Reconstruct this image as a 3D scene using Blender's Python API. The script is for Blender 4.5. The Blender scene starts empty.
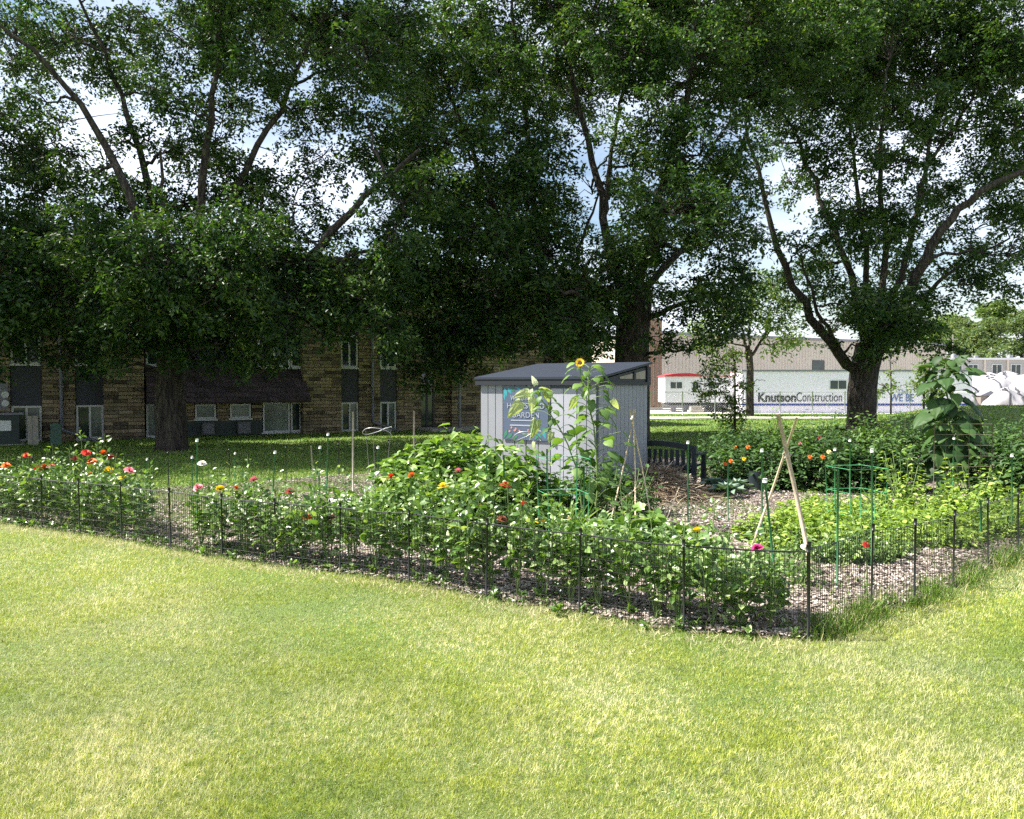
import bpy, math, random
import numpy as np
from mathutils import Vector
R = math.radians
rng = np.random.default_rng(7)
random.seed(7)
sc = bpy.context.scene
col = sc.collection
H = 1.75
TH = math.atan(24.5/820)
CT, ST = math.cos(TH), math.sin(TH)

def ray(px, py):
    u = (px-512)/820; v = (409.5-py)/820
    return np.array([u, CT+v*ST, v*CT-ST])
def P(px, py, Y):
    d = ray(px, py); s = Y/d[1]
    return np.array([d[0]*s, Y, H+d[2]*s])
def G(px, py, z=0.0):
    d = ray(px, py); s = (z-H)/d[2]
    return np.array([d[0]*s, d[1]*s, z])
def sstep(a, b, x):
    t = np.clip((x-a)/(b-a), 0, 1); return t*t*(3-2*t)
def ground_z(x, y):
    x = np.asarray(x, float); y = np.asarray(y, float)
    z = 0.95*sstep(10.5, 18.5, x)*np.exp(-((y-31)/5.5)**2)
    z = z + 0.02*np.sin(x*0.9+1)*np.sin(y*0.7)*sstep(9, 14, y) + 0.012*np.sin(x*1.7)*np.cos(y*1.3+x*.4)
    z = z - 0.32*sstep(45, 58, y)
    return z
def gz(x, y): return float(ground_z(x, y))

# ---------------------------------------------------------------- mesh builder
class MB:
    def __init__(self):
        self.v = []; self.n = 0; self.f = []; self.smooth = []; self.mi = []
    def add(self, verts, faces, mat=0, smooth=False):
        verts = np.asarray(verts, float).reshape(-1, 3); faces = np.asarray(faces, int)
        if faces.ndim == 1: faces = faces.reshape(1, -1)
        self.v.append(verts); self.f.append(faces+self.n); self.n += len(verts)
        self.smooth.append(np.full(len(faces), smooth)); self.mi.append(np.full(len(faces), mat))
        return self
    def box(self, lo, hi, mat=0):
        x0, y0, z0 = lo; x1, y1, z1 = hi
        v = [(x0,y0,z0),(x1,y0,z0),(x1,y1,z0),(x0,y1,z0),(x0,y0,z1),(x1,y0,z1),(x1,y1,z1),(x0,y1,z1)]
        return self.add(v, [(0,3,2,1),(4,5,6,7),(0,1,5,4),(1,2,6,5),(2,3,7,6),(3,0,4,7)], mat)
    def tube(self, pts, rad, sides=6, mat=0, smooth=True, cap=True):
        pts = np.asarray(pts, float); n = len(pts)
        rad = np.broadcast_to(np.asarray(rad, float), (n,))
        t = np.gradient(pts, axis=0) if n > 2 else np.repeat((pts[1:]-pts[:1]), 2, 0)
        t /= np.linalg.norm(t, axis=1)[:, None]+1e-9
        ref = np.array([0, 0, 1.]) if abs(t[0][2]) < .8 else np.array([1., 0, 0])
        a = np.cross(t, ref); a /= np.linalg.norm(a, axis=1)[:, None]+1e-9
        b = np.cross(t, a)
        ang = np.arange(sides)*2*math.pi/sides
        ring = (a[:, None, :]*np.cos(ang)[None, :, None]+b[:, None, :]*np.sin(ang)[None, :, None])*rad[:, None, None]
        v = (pts[:, None, :]+ring).reshape(-1, 3)
        i = np.arange(n-1)[:, None]*sides; j = np.arange(sides)[None, :]; k = (j+1) % sides
        f = np.stack([i+j, i+k, i+sides+k, i+sides+j], -1).reshape(-1, 4)
        self.add(v, f, mat, smooth)
        if cap:
            m = self.n-len(v)
            self.f.append(np.array([list(range(m, m+sides))])); self.smooth.append(np.array([False])); self.mi.append(np.array([mat]))
            e = m+(n-1)*sides
            self.f.append(np.array([list(range(e+sides-1, e-1, -1))])); self.smooth.append(np.array([False])); self.mi.append(np.array([mat]))
        return self
    def stamp(self, tv, tf, Rm, scale, off, mat=0, smooth=False):
        tv = np.asarray(tv, float); N = len(off); k = len(tv)
        scale = np.asarray(scale, float)
        if scale.ndim == 1: scale = scale[:, None]
        L = tv[None, :, :]*scale[:, None, :]
        V = np.einsum('nij,nkj->nki', Rm, L)+off[:, None, :]
        base = self.n
        self.v.append(V.reshape(-1, 3)); self.n += N*k
        bysz = {}
        for f in tf: bysz.setdefault(len(f), []).append(f)
        for s, fl in bysz.items():
            F = (np.array(fl)[None, :, :]+(np.arange(N)*k)[:, None, None]).reshape(-1, s)+base
            self.f.append(F); self.smooth.append(np.full(len(F), smooth)); self.mi.append(np.full(len(F), mat))
        return self
    def prism(self, poly, y0, y1, mat=0, axis=1):
        n = len(poly); v = []
        for yy in (y0, y1):
            for p in poly:
                v.append((p[0], yy, p[1]) if axis == 1 else ((yy, p[0], p[1]) if axis == 0 else (p[0], p[1], yy)))
        self.add(v, [(i, (i+1) % n, n+(i+1) % n, n+i) for i in range(n)], mat)
        m = self.n-2*n
        for c in (list(range(m+n-1, m-1, -1)), list(range(m+n, m+2*n))):
            self.f.append(np.array([c])); self.smooth.append(np.array([False])); self.mi.append(np.array([mat]))
        return self
    def mesh(self, name, mats):
        me = bpy.data.meshes.new(name)
        V = np.concatenate(self.v).astype(np.float32)
        me.vertices.add(len(V)); me.vertices.foreach_set('co', V.ravel())
        loops = np.concatenate([f.ravel() for f in self.f]).astype(np.int32)
        sizes = np.concatenate([np.full(len(f), f.shape[1]) for f in self.f])
        starts = np.concatenate([[0], np.cumsum(sizes)[:-1]]).astype(np.int32)
        me.loops.add(len(loops)); me.loops.foreach_set('vertex_index', loops)
        me.polygons.add(len(sizes)); me.polygons.foreach_set('loop_start', starts)
        me.polygons.foreach_set('use_smooth', np.concatenate(self.smooth))
        for m in (mats if isinstance(mats, (list, tuple)) else [mats]): me.materials.append(m)
        me.polygons.foreach_set('material_index', np.concatenate(self.mi).astype(np.int32))
        me.update(calc_edges=True)
        return me
    def build(self, name, mats, parent=None, loc=None):
        o = bpy.data.objects.new(name, self.mesh(name, mats)); col.objects.link(o)
        if parent is not None: o.parent = parent
        if loc is not None: o.location = tuple(loc)
        return o

def tag(o, label=None, cat=None, group=None, kind=None):
    if label: o['label'] = label
    if cat: o['category'] = cat
    if group: o['group'] = group
    if kind: o['kind'] = kind
    return o
def empty(name, loc=(0, 0, 0), rz=0.0):
    o = bpy.data.objects.new(name, None); col.objects.link(o)
    o.location = tuple(loc); o.rotation_euler = (0, 0, rz); o.empty_display_size = .1
    return o
def link_mesh(name, me, parent, loc=(0, 0, 0)):
    o = bpy.data.objects.new(name, me); col.objects.link(o); o.parent = parent; o.location = tuple(loc); return o
def copy_thing(o, loc=None, rz=None, scale=None):
    c = o.copy(); col.objects.link(c)
    for k in list(c.keys()):
        if k in ('label',): del c[k]
    for ch in o.children:
        d = ch.copy(); col.objects.link(d); d.parent = c
        for g in ch.children:
            e = g.copy(); col.objects.link(e); e.parent = d
    if loc is not None: c.location = tuple(loc)
    if rz is not None: c.rotation_euler = (0, 0, rz)
    if scale is not None: c.scale = scale if isinstance(scale, tuple) else (scale,)*3
    return c

# ---------------------------------------------------------------- materials
def new_mat(name):
    m = bpy.data.materials.new(name); m.use_nodes = True
    nt = m.node_tree; b = nt.nodes['Principled BSDF']
    return m, nt, b
def N(nt, t, **kw):
    n = nt.nodes.new(t)
    for k, v in kw.items(): setattr(n, k, v)
    return n
def ramp(nt, fac, stops):
    r = N(nt, 'ShaderNodeValToRGB')
    el = r.color_ramp.elements
    while len(el) < len(stops): el.new(.5)
    for e, (p, c) in zip(el, stops):
        e.position = p; e.color = (*c, 1)
    nt.links.new(fac, r.inputs[0]); return r.outputs[0]
def noise(nt, scale, detail=4, vec=None, rough=.6):
    n = N(nt, 'ShaderNodeTexNoise'); n.inputs['Scale'].default_value = scale; n.inputs['Detail'].default_value = detail
    n.inputs['Roughness'].default_value = rough
    if vec is not None: nt.links.new(vec, n.inputs['Vector'])
    return n.outputs['Fac']
def bump(nt, b, h, strength=.3, dist=.02):
    bp = N(nt, 'ShaderNodeBump'); bp.inputs['Strength'].default_value = strength; bp.inputs['Distance'].default_value = dist
    nt.links.new(h, bp.inputs['Height']); nt.links.new(bp.outputs[0], b.inputs['Normal'])
def plain(name, c, rough=.6, var=.12, scale=6, metal=0, bmp=0):
    m, nt, b = new_mat(name)
    tc = N(nt, 'ShaderNodeTexCoord')
    f = noise(nt, scale, 5, tc.outputs['Object'])
    lo = tuple(x*(1-var) for x in c); hi = tuple(min(1, x*(1+var)) for x in c)
    nt.links.new(ramp(nt, f, [(.3, lo), (.7, hi)]), b.inputs['Base Color'])
    b.inputs['Roughness'].default_value = rough; b.inputs['Metallic'].default_value = metal
    if bmp: bump(nt, b, noise(nt, scale*6, 4, tc.outputs['Object']), bmp, .01)
    return m
def leafmat(name, stops, trans=.35, rough=.45, tcol=None, spec=.35, posnoise=None):
    m, nt, b = new_mat(name)
    geo = N(nt, 'ShaderNodeNewGeometry')
    f = geo.outputs['Random Per Island']
    if posnoise:
        pn = noise(nt, posnoise, 3, geo.outputs['Position'])
        mx = N(nt, 'ShaderNodeMath', operation='MULTIPLY_ADD'); nt.links.new(pn, mx.inputs[0]); mx.inputs[1].default_value = 1.6; mx.inputs[2].default_value = -.8
        ad = N(nt, 'ShaderNodeMath', operation='ADD'); ad.use_clamp = True
        nt.links.new(f, ad.inputs[0]); nt.links.new(mx.outputs[0], ad.inputs[1]); f = ad.outputs[0]
    c = ramp(nt, f, stops)
    nt.links.new(c, b.inputs['Base Color']); b.inputs['Roughness'].default_value = rough
    b.inputs['Specular IOR Level'].default_value = spec
    tr = N(nt, 'ShaderNodeBsdfTranslucent')
    hs = N(nt, 'ShaderNodeMixRGB', blend_type='MULTIPLY'); hs.inputs[0].default_value = 1
    nt.links.new(c, hs.inputs[1]); hs.inputs[2].default_value = (*(tcol or (1.5, 1.6, .5)), 1)
    nt.links.new(hs.outputs[0], tr.inputs['Color'])
    mix = N(nt, 'ShaderNodeMixShader'); mix.inputs[0].default_value = trans
    nt.links.new(b.outputs[0], mix.inputs[1]); nt.links.new(tr.outputs[0], mix.inputs[2])
    nt.links.new(mix.outputs[0], nt.nodes['Material Output'].inputs[0])
    return m

M = {}
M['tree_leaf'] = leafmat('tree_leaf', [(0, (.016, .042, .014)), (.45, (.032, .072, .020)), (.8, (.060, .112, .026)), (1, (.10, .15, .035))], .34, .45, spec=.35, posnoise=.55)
M['tree_leaf_light'] = leafmat('tree_leaf_light', [(0, (.07, .12, .03)), (.5, (.11, .17, .04)), (1, (.17, .22, .06))], .35, .45)
M['far_leaf'] = leafmat('far_leaf', [(0, (.06, .10, .04)), (.5, (.09, .14, .05)), (1, (.16, .19, .06))], .3, .6)
M['zinnia_leaf'] = leafmat('zinnia_leaf', [(0, (.04, .09, .02)), (.35, (.085, .16, .035)), (.8, (.17, .27, .065)), (1, (.38, .46, .22))], .26, .36, spec=.7)
M['squash_leaf'] = leafmat('squash_leaf', [(0, (.05, .11, .02)), (.4, (.11, .20, .04)), (.9, (.21, .32, .07)), (1, (.38, .44, .22))], .28, .42, spec=.5)
M['bean_leaf'] = leafmat('bean_leaf', [(0, (.09, .16, .025)), (.5, (.19, .29, .045)), (1, (.35, .44, .10))], .32, .45)
M['dark_leaf'] = leafmat('dark_leaf', [(0, (.028, .065, .02)), (.5, (.05, .105, .03)), (1, (.09, .16, .045))], .28, .5, spec=.3)
M['giant_leaf'] = leafmat('giant_leaf', [(0, (.018, .045, .013)), (.6, (.036, .080, .022)), (1, (.065, .125, .03))], .22, .55, spec=.25)
M['sunflower_leaf'] = leafmat('sunflower_leaf', [(0, (.06, .12, .03)), (.5, (.10, .18, .045)), (1, (.16, .26, .06))], .35, .5)
M['cabbage_leaf'] = leafmat('cabbage_leaf', [(0, (.09, .15, .11)), (1, (.17, .24, .18))], .15, .5)
M['wilt_leaf'] = leafmat('wilt_leaf', [(0, (.30, .36, .16)), (1, (.55, .58, .38))], .35, .6)
M['stem'] = plain('stem', (.13, .20, .06), .6, .2, 20)
M['stem_dark'] = plain('stem_dark', (.07, .09, .035), .7, .2, 20)
for n, c in dict(red=(.62, .035, .02), orange=(.75, .17, .02), crimson=(.33, .012, .03), yellow=(.85, .58, .02), pink=(.72, .22, .28), magenta=(.55, .03, .2),
                 white=(.8, .76, .66), brown=(.22, .07, .035), dark_red=(.22, .012, .02), pale=(.7, .62, .3)).items():
    M['petal_'+n] = leafmat('petal_'+n, [(0, tuple(x*.8 for x in c)), (1, tuple(min(1, x*1.15) for x in c))], .2, .6, (1, 1, 1))
M['flower_eye'] = plain('flower_eye', (.06, .025, .012), .9, .3, 60)
M['metal_black'] = plain('fence_black', (.012, .014, .013), .45, .2, 8)
M['metal_green'] = plain('stake_green', (.035, .16, .06), .45, .2, 10)
M['metal_green_light'] = plain('cage_green', (.07, .32, .12), .45, .2, 10)
M['white_plastic'] = plain('white_plastic', (.78, .78, .76), .5, .05, 10)
M['bamboo'] = plain('bamboo', (.60, .48, .34), .6, .22, 14)
M['old_wood'] = plain('old_wood', (.42, .34, .25), .75, .25, 16, bmp=.2)
M['grey_wood'] = plain('grey_wood', (.36, .33, .28), .75, .25, 16)
M['dark_plastic'] = plain('bench_plastic', (.018, .026, .030), .42, .15, 6)
M['white_paint'] = plain('trailer_white', (.62, .63, .65), .45, .04, .6)
M['window_frame'] = plain('window_frame', (.62, .63, .62), .5, .05, 5)
M['dark_panel'] = plain('dark_panel', (.040, .042, .055), .6, .12, 1.5)
M['pipe_grey'] = plain('downspout', (.20, .20, .23), .5, .1, 4)
M['concrete'] = plain('concrete', (.42, .40, .36), .85, .14, 2, bmp=.15)
M['util_green'] = plain('utility_green', (.06, .13, .09), .5, .12, 3)
M['util_dark'] = plain('transformer_green', (.020, .035, .030), .5, .12, 3)
M['ac_metal'] = plain('ac_metal', (.10, .10, .10), .5, .2, 6)
M['soffit'] = plain('soffit', (.06, .055, .05), .7, .1, 3)

def glass(name, c, rough=.08):
    m, nt, b = new_mat(name)
    tc = N(nt, 'ShaderNodeTexCoord')
    f = noise(nt, 1.4, 2, tc.outputs['Object'])
    nt.links.new(ramp(nt, f, [(.35, tuple(x*.6 for x in c)), (.65, tuple(x*1.3 for x in c))]), b.inputs['Base Color'])
    b.inputs['Roughness'].default_value = rough; b.inputs['IOR'].default_value = 1.5
    b.inputs['Specular IOR Level'].default_value = .6
    return m
M['glass'] = glass('glass', (.03, .045, .045))
M['glass_curtain'] = glass('glass_curtain', (.16, .19, .17), .15)

def bark():
    m, nt, b = new_mat('bark')
    tc = N(nt, 'ShaderNodeTexCoord'); mp = N(nt, 'ShaderNodeMapping'); mp.inputs['Scale'].default_value = (9, 9, 1.6)
    nt.links.new(tc.outputs['Object'], mp.inputs[0])
    f = noise(nt, 1.6, 8, mp.outputs[0], .7)
    nt.links.new(ramp(nt, f, [(.36, (.010, .008, .006)), (.5, (.055, .043, .033)), (.66, (.14, .115, .09))]), b.inputs['Base Color'])
    b.inputs['Roughness'].default_value = .9; bump(nt, b, f, 1, .12); return m
M['bark'] = bark()

def stone(name, c1, c2, c3, mort, bw, rh, scale=1.0):
    m, nt, b = new_mat(name)
    tc = N(nt, 'ShaderNodeTexCoord'); sp = N(nt, 'ShaderNodeSeparateXYZ'); nt.links.new(tc.outputs['Object'], sp.inputs[0])
    ad = N(nt, 'ShaderNodeMath', operation='ADD'); nt.links.new(sp.outputs[0], ad.inputs[0]); nt.links.new(sp.outputs[1], ad.inputs[1])
    cb = N(nt, 'ShaderNodeCombineXYZ'); nt.links.new(ad.outputs[0], cb.inputs[0]); nt.links.new(sp.outputs[2], cb.inputs[1])
    br = N(nt, 'ShaderNodeTexBrick'); nt.links.new(cb.outputs[0], br.inputs['Vector'])
    br.inputs['Scale'].default_value = scale; br.inputs['Brick Width'].default_value = bw; br.inputs['Row Height'].default_value = rh
    br.inputs['Mortar Size'].default_value = .009; br.inputs['Mortar Smooth'].default_value = .4; br.squash = 1.6; br.squash_frequency = 3; br.offset_frequency = 2
    br.offset = .37
    br.inputs['Color1'].default_value = (0, 0, 0, 1); br.inputs['Color2'].default_value = (1, 1, 1, 1); br.inputs['Mortar'].default_value = (.5, .5, .5, 1); br.inputs['Bias'].default_value = 0
    bc = N(nt, 'ShaderNodeRGBToBW'); nt.links.new(br.outputs['Color'], bc.inputs[0])
    nz = noise(nt, 3.5, 6, tc.outputs['Object'], .7)
    mm = N(nt, 'ShaderNodeMath', operation='MULTIPLY_ADD'); nt.links.new(nz, mm.inputs[0]); mm.inputs[1].default_value = .9; mm.inputs[2].default_value = -.45
    a2 = N(nt, 'ShaderNodeMath', operation='ADD'); nt.links.new(bc.outputs[0], a2.inputs[0]); nt.links.new(mm.outputs[0], a2.inputs[1])
    c = ramp(nt, a2.outputs[0], [(0, c1), (.25, c2), (.7, c3), (1, tuple(x*1.25 for x in c3))])
    mx = N(nt, 'ShaderNodeMixRGB'); nt.links.new(br.outputs['Fac'], mx.inputs[0]); nt.links.new(c, mx.inputs[1]); mx.inputs[2].default_value = (*mort, 1)
    nt.links.new(mx.outputs[0], b.inputs['Base Color']); b.inputs['Roughness'].default_value = .9
    h = N(nt, 'ShaderNodeMath', operation='SUBTRACT'); nt.links.new(nz, h.inputs[0]); nt.links.new(br.outputs['Fac'], h.inputs[1])
    bump(nt, b, h.outputs[0], .8, .03)
    return m
M['stone'] = stone('tan_stone', (.065, .05, .036), (.175, .135, .085), (.29, .225, .14), (.04, .032, .026), .42, .12)
M['shingle'] = stone('brown_shingle', (.030, .022, .024), (.045, .03, .032), (.065, .045, .048), (.018, .014, .015), .30, .17)

def mulch():
    m, nt, b = new_mat('mulch')
    tc = N(nt, 'ShaderNodeTexCoord')
    f = noise(nt, 26, 6, tc.outputs['Object'], .8)
    g = noise(nt, 1.1, 4, tc.outputs['Object'])
    c1 = ramp(nt, f, [(.30, (.05, .036, .03)), (.5, (.16, .125, .105)), (.7, (.32, .26, .22))])
    c2 = ramp(nt, f, [(.35, (.05, .06, .02)), (.65, (.16, .20, .06))])
    k = ramp(nt, g, [(.52, (0, 0, 0)), (.66, (1, 1, 1))])
    sp = N(nt, 'ShaderNodeSeparateXYZ'); nt.links.new(tc.outputs['Object'], sp.inputs[0])
    lf = N(nt, 'ShaderNodeMapRange'); nt.links.new(sp.outputs[0], lf.inputs[0]); lf.inputs[1].default_value = -1.5; lf.inputs[2].default_value = -3.6
    mxx = N(nt, 'ShaderNodeMath', operation='MULTIPLY_ADD'); nt.links.new(lf.outputs[0], mxx.inputs[0]); mxx.inputs[1].default_value = .8; nt.links.new(k, mxx.inputs[2]); mxx.use_clamp = True
    mx = N(nt, 'ShaderNodeMixRGB'); nt.links.new(mxx.outputs[0], mx.inputs[0]); nt.links.new(c1, mx.inputs[1]); nt.links.new(c2, mx.inputs[2])
    nt.links.new(mx.outputs[0], b.inputs['Base Color']); b.inputs['Roughness'].default_value = .95; bump(nt, b, f, 1, .04); return m
M['mulch'] = mulch()
M['chip'] = leafmat('wood_chip', [(0, (.07, .055, .045)), (.4, (.22, .18, .155)), (.8, (.42, .36, .32)), (1, (.60, .54, .49))], 0, .9, spec=.1)
M['straw'] = leafmat('straw', [(0, (.08, .055, .035)), (.5, (.20, .15, .10)), (1, (.52, .44, .32))], 0, .9, spec=.1)

def lawn():
    m, nt, b = new_mat('lawn_soil')
    geo = N(nt, 'ShaderNodeNewGeometry')
    f = noise(nt, 30, 6, geo.outputs['Position'], .8); g = noise(nt, .55, 5, geo.outputs['Position'])
    c1 = ramp(nt, f, [(.3, (.05, .10, .015)), (.7, (.15, .24, .04))]); c2 = ramp(nt, f, [(.3, (.10, .13, .03)), (.7, (.24, .28, .07))])
    k = ramp(nt, g, [(.40, (0, 0, 0)), (.70, (1, 1, 1))])
    mx = N(nt, 'ShaderNodeMixRGB'); nt.links.new(k, mx.inputs[0]); nt.links.new(c1, mx.inputs[1]); nt.links.new(c2, mx.inputs[2])
    nt.links.new(mx.outputs[0], b.inputs['Base Color']); b.inputs['Roughness'].default_value = .95; bump(nt, b, f, 1, .03); return m
M['lawn'] = lawn()
def blade(name, greens, straws, lo, hi):
    m, nt, b = new_mat(name)
    geo = N(nt, 'ShaderNodeNewGeometry')
    mp = N(nt, 'ShaderNodeMapping'); mp.inputs['Scale'].default_value = (1, 1, 0); nt.links.new(geo.outputs['Position'], mp.inputs[0])
    g = noise(nt, .62, 7, mp.outputs[0], .72)
    r = geo.outputs['Random Per Island']
    wn = N(nt, 'ShaderNodeTexWhiteNoise', noise_dimensions='1D'); nt.links.new(r, wn.inputs['W'])
    gc = ramp(nt, wn.outputs['Value'], greens); scol = ramp(nt, wn.outputs['Value'], straws)
    s = N(nt, 'ShaderNodeMapRange'); nt.links.new(g, s.inputs[0]); s.inputs[1].default_value = .40; s.inputs[2].default_value = .63; s.inputs[3].default_value = lo; s.inputs[4].default_value = hi
    lt = N(nt, 'ShaderNodeMath', operation='LESS_THAN'); nt.links.new(r, lt.inputs[0]); nt.links.new(s.outputs[0], lt.inputs[1])
    mx = N(nt, 'ShaderNodeMixRGB'); nt.links.new(lt.outputs[0], mx.inputs[0]); nt.links.new(gc, mx.inputs[1]); nt.links.new(scol, mx.inputs[2])
    g2 = noise(nt, .33, 6, mp.outputs[0], .68); v_ = ramp(nt, g2, [(.36, (.50, .62, .50)), (.49, (.88, .90, .85)), (.60, (1.15, 1.12, 1.2))])
    g3 = noise(nt, 16, 3, mp.outputs[0], .6); v3 = ramp(nt, g3, [(.36, (.62, .68, .6)), (.56, (1.08, 1.06, 1.05))])
    m3 = N(nt, 'ShaderNodeMixRGB', blend_type='MULTIPLY'); m3.inputs[0].default_value = 1; nt.links.new(v_, m3.inputs[1]); nt.links.new(v3, m3.inputs[2]); v_ = m3.outputs[0]
    m2 = N(nt, 'ShaderNodeMixRGB', blend_type='MULTIPLY'); m2.inputs[0].default_value = 1; nt.links.new(mx.outputs[0], m2.inputs[1]); nt.links.new(v_, m2.inputs[2]); mx = m2
    nt.links.new(mx.outputs[0], b.inputs['Base Color']); b.inputs['Roughness'].default_value = .5; b.inputs['Specular IOR Level'].default_value = .3
    tr = N(nt, 'ShaderNodeBsdfTranslucent'); nt.links.new(mx.outputs[0], tr.inputs['Color'])
    ms = N(nt, 'ShaderNodeMixShader'); ms.inputs[0].default_value = .35
    nt.links.new(b.outputs[0], ms.inputs[1]); nt.links.new(tr.outputs[0], ms.inputs[2]); nt.links.new(ms.outputs[0], nt.nodes['Material Output'].inputs[0])
    return m
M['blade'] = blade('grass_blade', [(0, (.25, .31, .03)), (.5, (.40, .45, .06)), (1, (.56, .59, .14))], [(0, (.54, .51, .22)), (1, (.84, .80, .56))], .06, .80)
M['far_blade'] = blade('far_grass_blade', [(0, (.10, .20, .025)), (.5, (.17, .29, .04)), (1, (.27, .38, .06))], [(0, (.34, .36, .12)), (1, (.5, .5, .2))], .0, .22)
M['tall_blade'] = blade('tall_grass_blade', [(0, (.07, .14, .02)), (.5, (.13, .23, .03)), (1, (.22, .32, .06))], [(0, (.30, .29, .13)), (1, (.5, .46, .25))], .02, .3)

M['dry'] = leafmat('dry_grass', [(0, (.35, .32, .14)), (.5, (.58, .52, .30)), (1, (.78, .72, .48))], .3, .7, (1, 1, 1))
# leaf templates: local y = length, x = width, z = normal
def leaf_tpl(w, shape='oval', droop=.15, fold=.12):
    if shape == 'oval': a, b_ = .5, .38
    elif shape == 'heart': a, b_ = .5, .34
    else: a, b_ = .42, .30
    y1, y2 = (.28, .68) if shape != 'heart' else (.12, .55)
    v = [(0, 0, 0), (0, y1, 0), (0, y2, -droop*.35), (0, 1, -droop), (-w*a, y1, fold*w), (-w*b_, y2, fold*w-droop*.35), (w*a, y1, fold*w), (w*b_, y2, fold*w-droop*.35)]
    f = [(0, 1, 4), (0, 6, 1), (1, 2, 5, 4), (1, 6, 7, 2), (2, 3, 5), (2, 7, 3)]
    return v, f
T_OVAL = leaf_tpl(.55); T_NARROW = leaf_tpl(.3, 'n', .25); T_HEART = leaf_tpl(.95, 'heart', .2, .15)
T_TREE = ([(0, 0, 0), (-.26, .45, .05), (0, 1, -.08), (.26, .45, .05)], [(0, 3, 2, 1)])
def lobed(n=5):
    v = [(0, 0, .02)]; f = []
    k = 14
    for i in range(k):
        a = -math.pi/2+.25+(2*math.pi-.5)*i/(k-1)
        r = .5*(1+.16*math.cos(a*5+1.2))
        v.append((r*math.cos(a), .42+r*math.sin(a), .07*abs(math.cos(a))-.05*math.sin(a)))
    v[0] = (0, .12, -.02)
    for i in range(1, k): f.append((0, i, i+1))
    return v, f
T_LOBED = lobed()
def big_leaf(w=.9, droop=.35, fold=.10, rows=7, wave=.035, kind='heart'):
    v, f = [], []; cols = (-1, -.5, 0, .5, 1)
    for i in range(rows):
        t = i/(rows-1)
        if kind == 'heart': hw = .5*w*(math.sin(math.pi*min(1, (t+.10)/1.10)**.62))**.85 if t < 1 else 0.0
        else: hw = .5*w*math.sin(math.pi*min(.999, t*.94+.05))**.9 if t < 1 else 0
        for j, c in enumerate(cols):
            back = -.10*abs(c)*(1-t)**3 if kind == 'heart' else 0
            v.append((c*hw, t+back, -droop*t*t+fold*abs(c)*w-.16*w*abs(c)**2*.9+(wave*math.sin(i*2.1+j*1.3) if abs(c) > .9 else 0)))
    for i in range(rows-1):
        for j in range(4): a = i*5+j; f.append((a, a+1, a+6, a+5))
    return v, f
T_BIG = big_leaf(); T_BIG2 = big_leaf(.72, .5, .14, 6, .03)

def unit(v): return v/(np.linalg.norm(v, axis=-1, keepdims=True)+1e-9)
def frames(d, up):
    y = unit(d); x = unit(np.cross(y, up)); z = np.cross(x, y)
    return np.stack([x, y, z], -1)
def rand_dirs(n, zmean=0, zs=.5, g=rng):
    a = g.uniform(0, 2*math.pi, n); z = g.normal(zmean, zs, n)
    return unit(np.stack([np.cos(a), np.sin(a), z], -1))
def rand_ups(n, s=.5, g=rng):
    return unit(np.stack([g.normal(0, s, n), g.normal(0, s, n), np.ones(n)], -1))
# ---------------------------------------------------------------- camera, light, sky
cam = bpy.data.cameras.new('camera'); co = bpy.data.objects.new('camera', cam); col.objects.link(co)
cam.sensor_width = 36; cam.lens = 820/1024*36; cam.clip_end = 3000; cam.clip_start = .05
co.location = (0, 0, H); co.rotation_euler = (math.pi/2-TH, 0, 0); sc.camera = co
SUN = np.array([-.64, .03, .80]); SUN /= np.linalg.norm(SUN)
el = math.asin(SUN[2]); az = math.atan2(SUN[0], SUN[1])      # clockwise from +Y
sl = bpy.data.lights.new('sun', 'SUN'); sl.energy = 5.0; sl.angle = R(.55); sl.color = (1, .95, .86)
so = bpy.data.objects.new('sun', sl); col.objects.link(so)
so.rotation_euler = Vector(tuple(-SUN)).to_track_quat('-Z', 'Y').to_euler()
w = bpy.data.worlds.new('World'); sc.world = w; w.use_nodes = True
nt = w.node_tree; bg = nt.nodes['Background']
sky = N(nt, 'ShaderNodeTexSky', sky_type='NISHITA'); sky.sun_disc = False; sky.sun_elevation = el; sky.sun_rotation = az
sky.air_density = 1.2; sky.dust_density = .8; sky.ozone_density = 1.5
tc = N(nt, 'ShaderNodeTexCoord'); mp = N(nt, 'ShaderNodeMapping'); mp.inputs['Scale'].default_value = (1, 1, 2.6); mp.inputs['Location'].default_value = (.35, .2, .1)
nt.links.new(tc.outputs['Generated'], mp.inputs[0])
cf = noise(nt, 2.3, 7, mp.outputs[0], .55)
k = ramp(nt, cf, [(.40, (0, 0, 0)), (.66, (1, 1, 1))])
cm = N(nt, 'ShaderNodeMixRGB'); nt.links.new(k, cm.inputs[0]); nt.links.new(sky.outputs[0], cm.inputs[1]); cm.inputs[2].default_value = (8.2, 8.7, 10.0, 1)
nt.links.new(cm.outputs[0], bg.inputs['Color']); bg.inputs['Strength'].default_value = .058
sc.view_settings.view_transform = 'Standard'; sc.view_settings.look = 'None'; sc.view_settings.exposure = 1.62; sc.view_settings.gamma = 1
cy = sc.cycles; cy.max_bounces = 5; cy.diffuse_bounces = 3; cy.glossy_bounces = 2; cy.transmission_bounces = 4; cy.transparent_max_bounces = 6
cy.use_denoising = False; cy.use_adaptive_sampling = True; cy.adaptive_threshold = .02
cy.sample_clamp_indirect = 6

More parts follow.
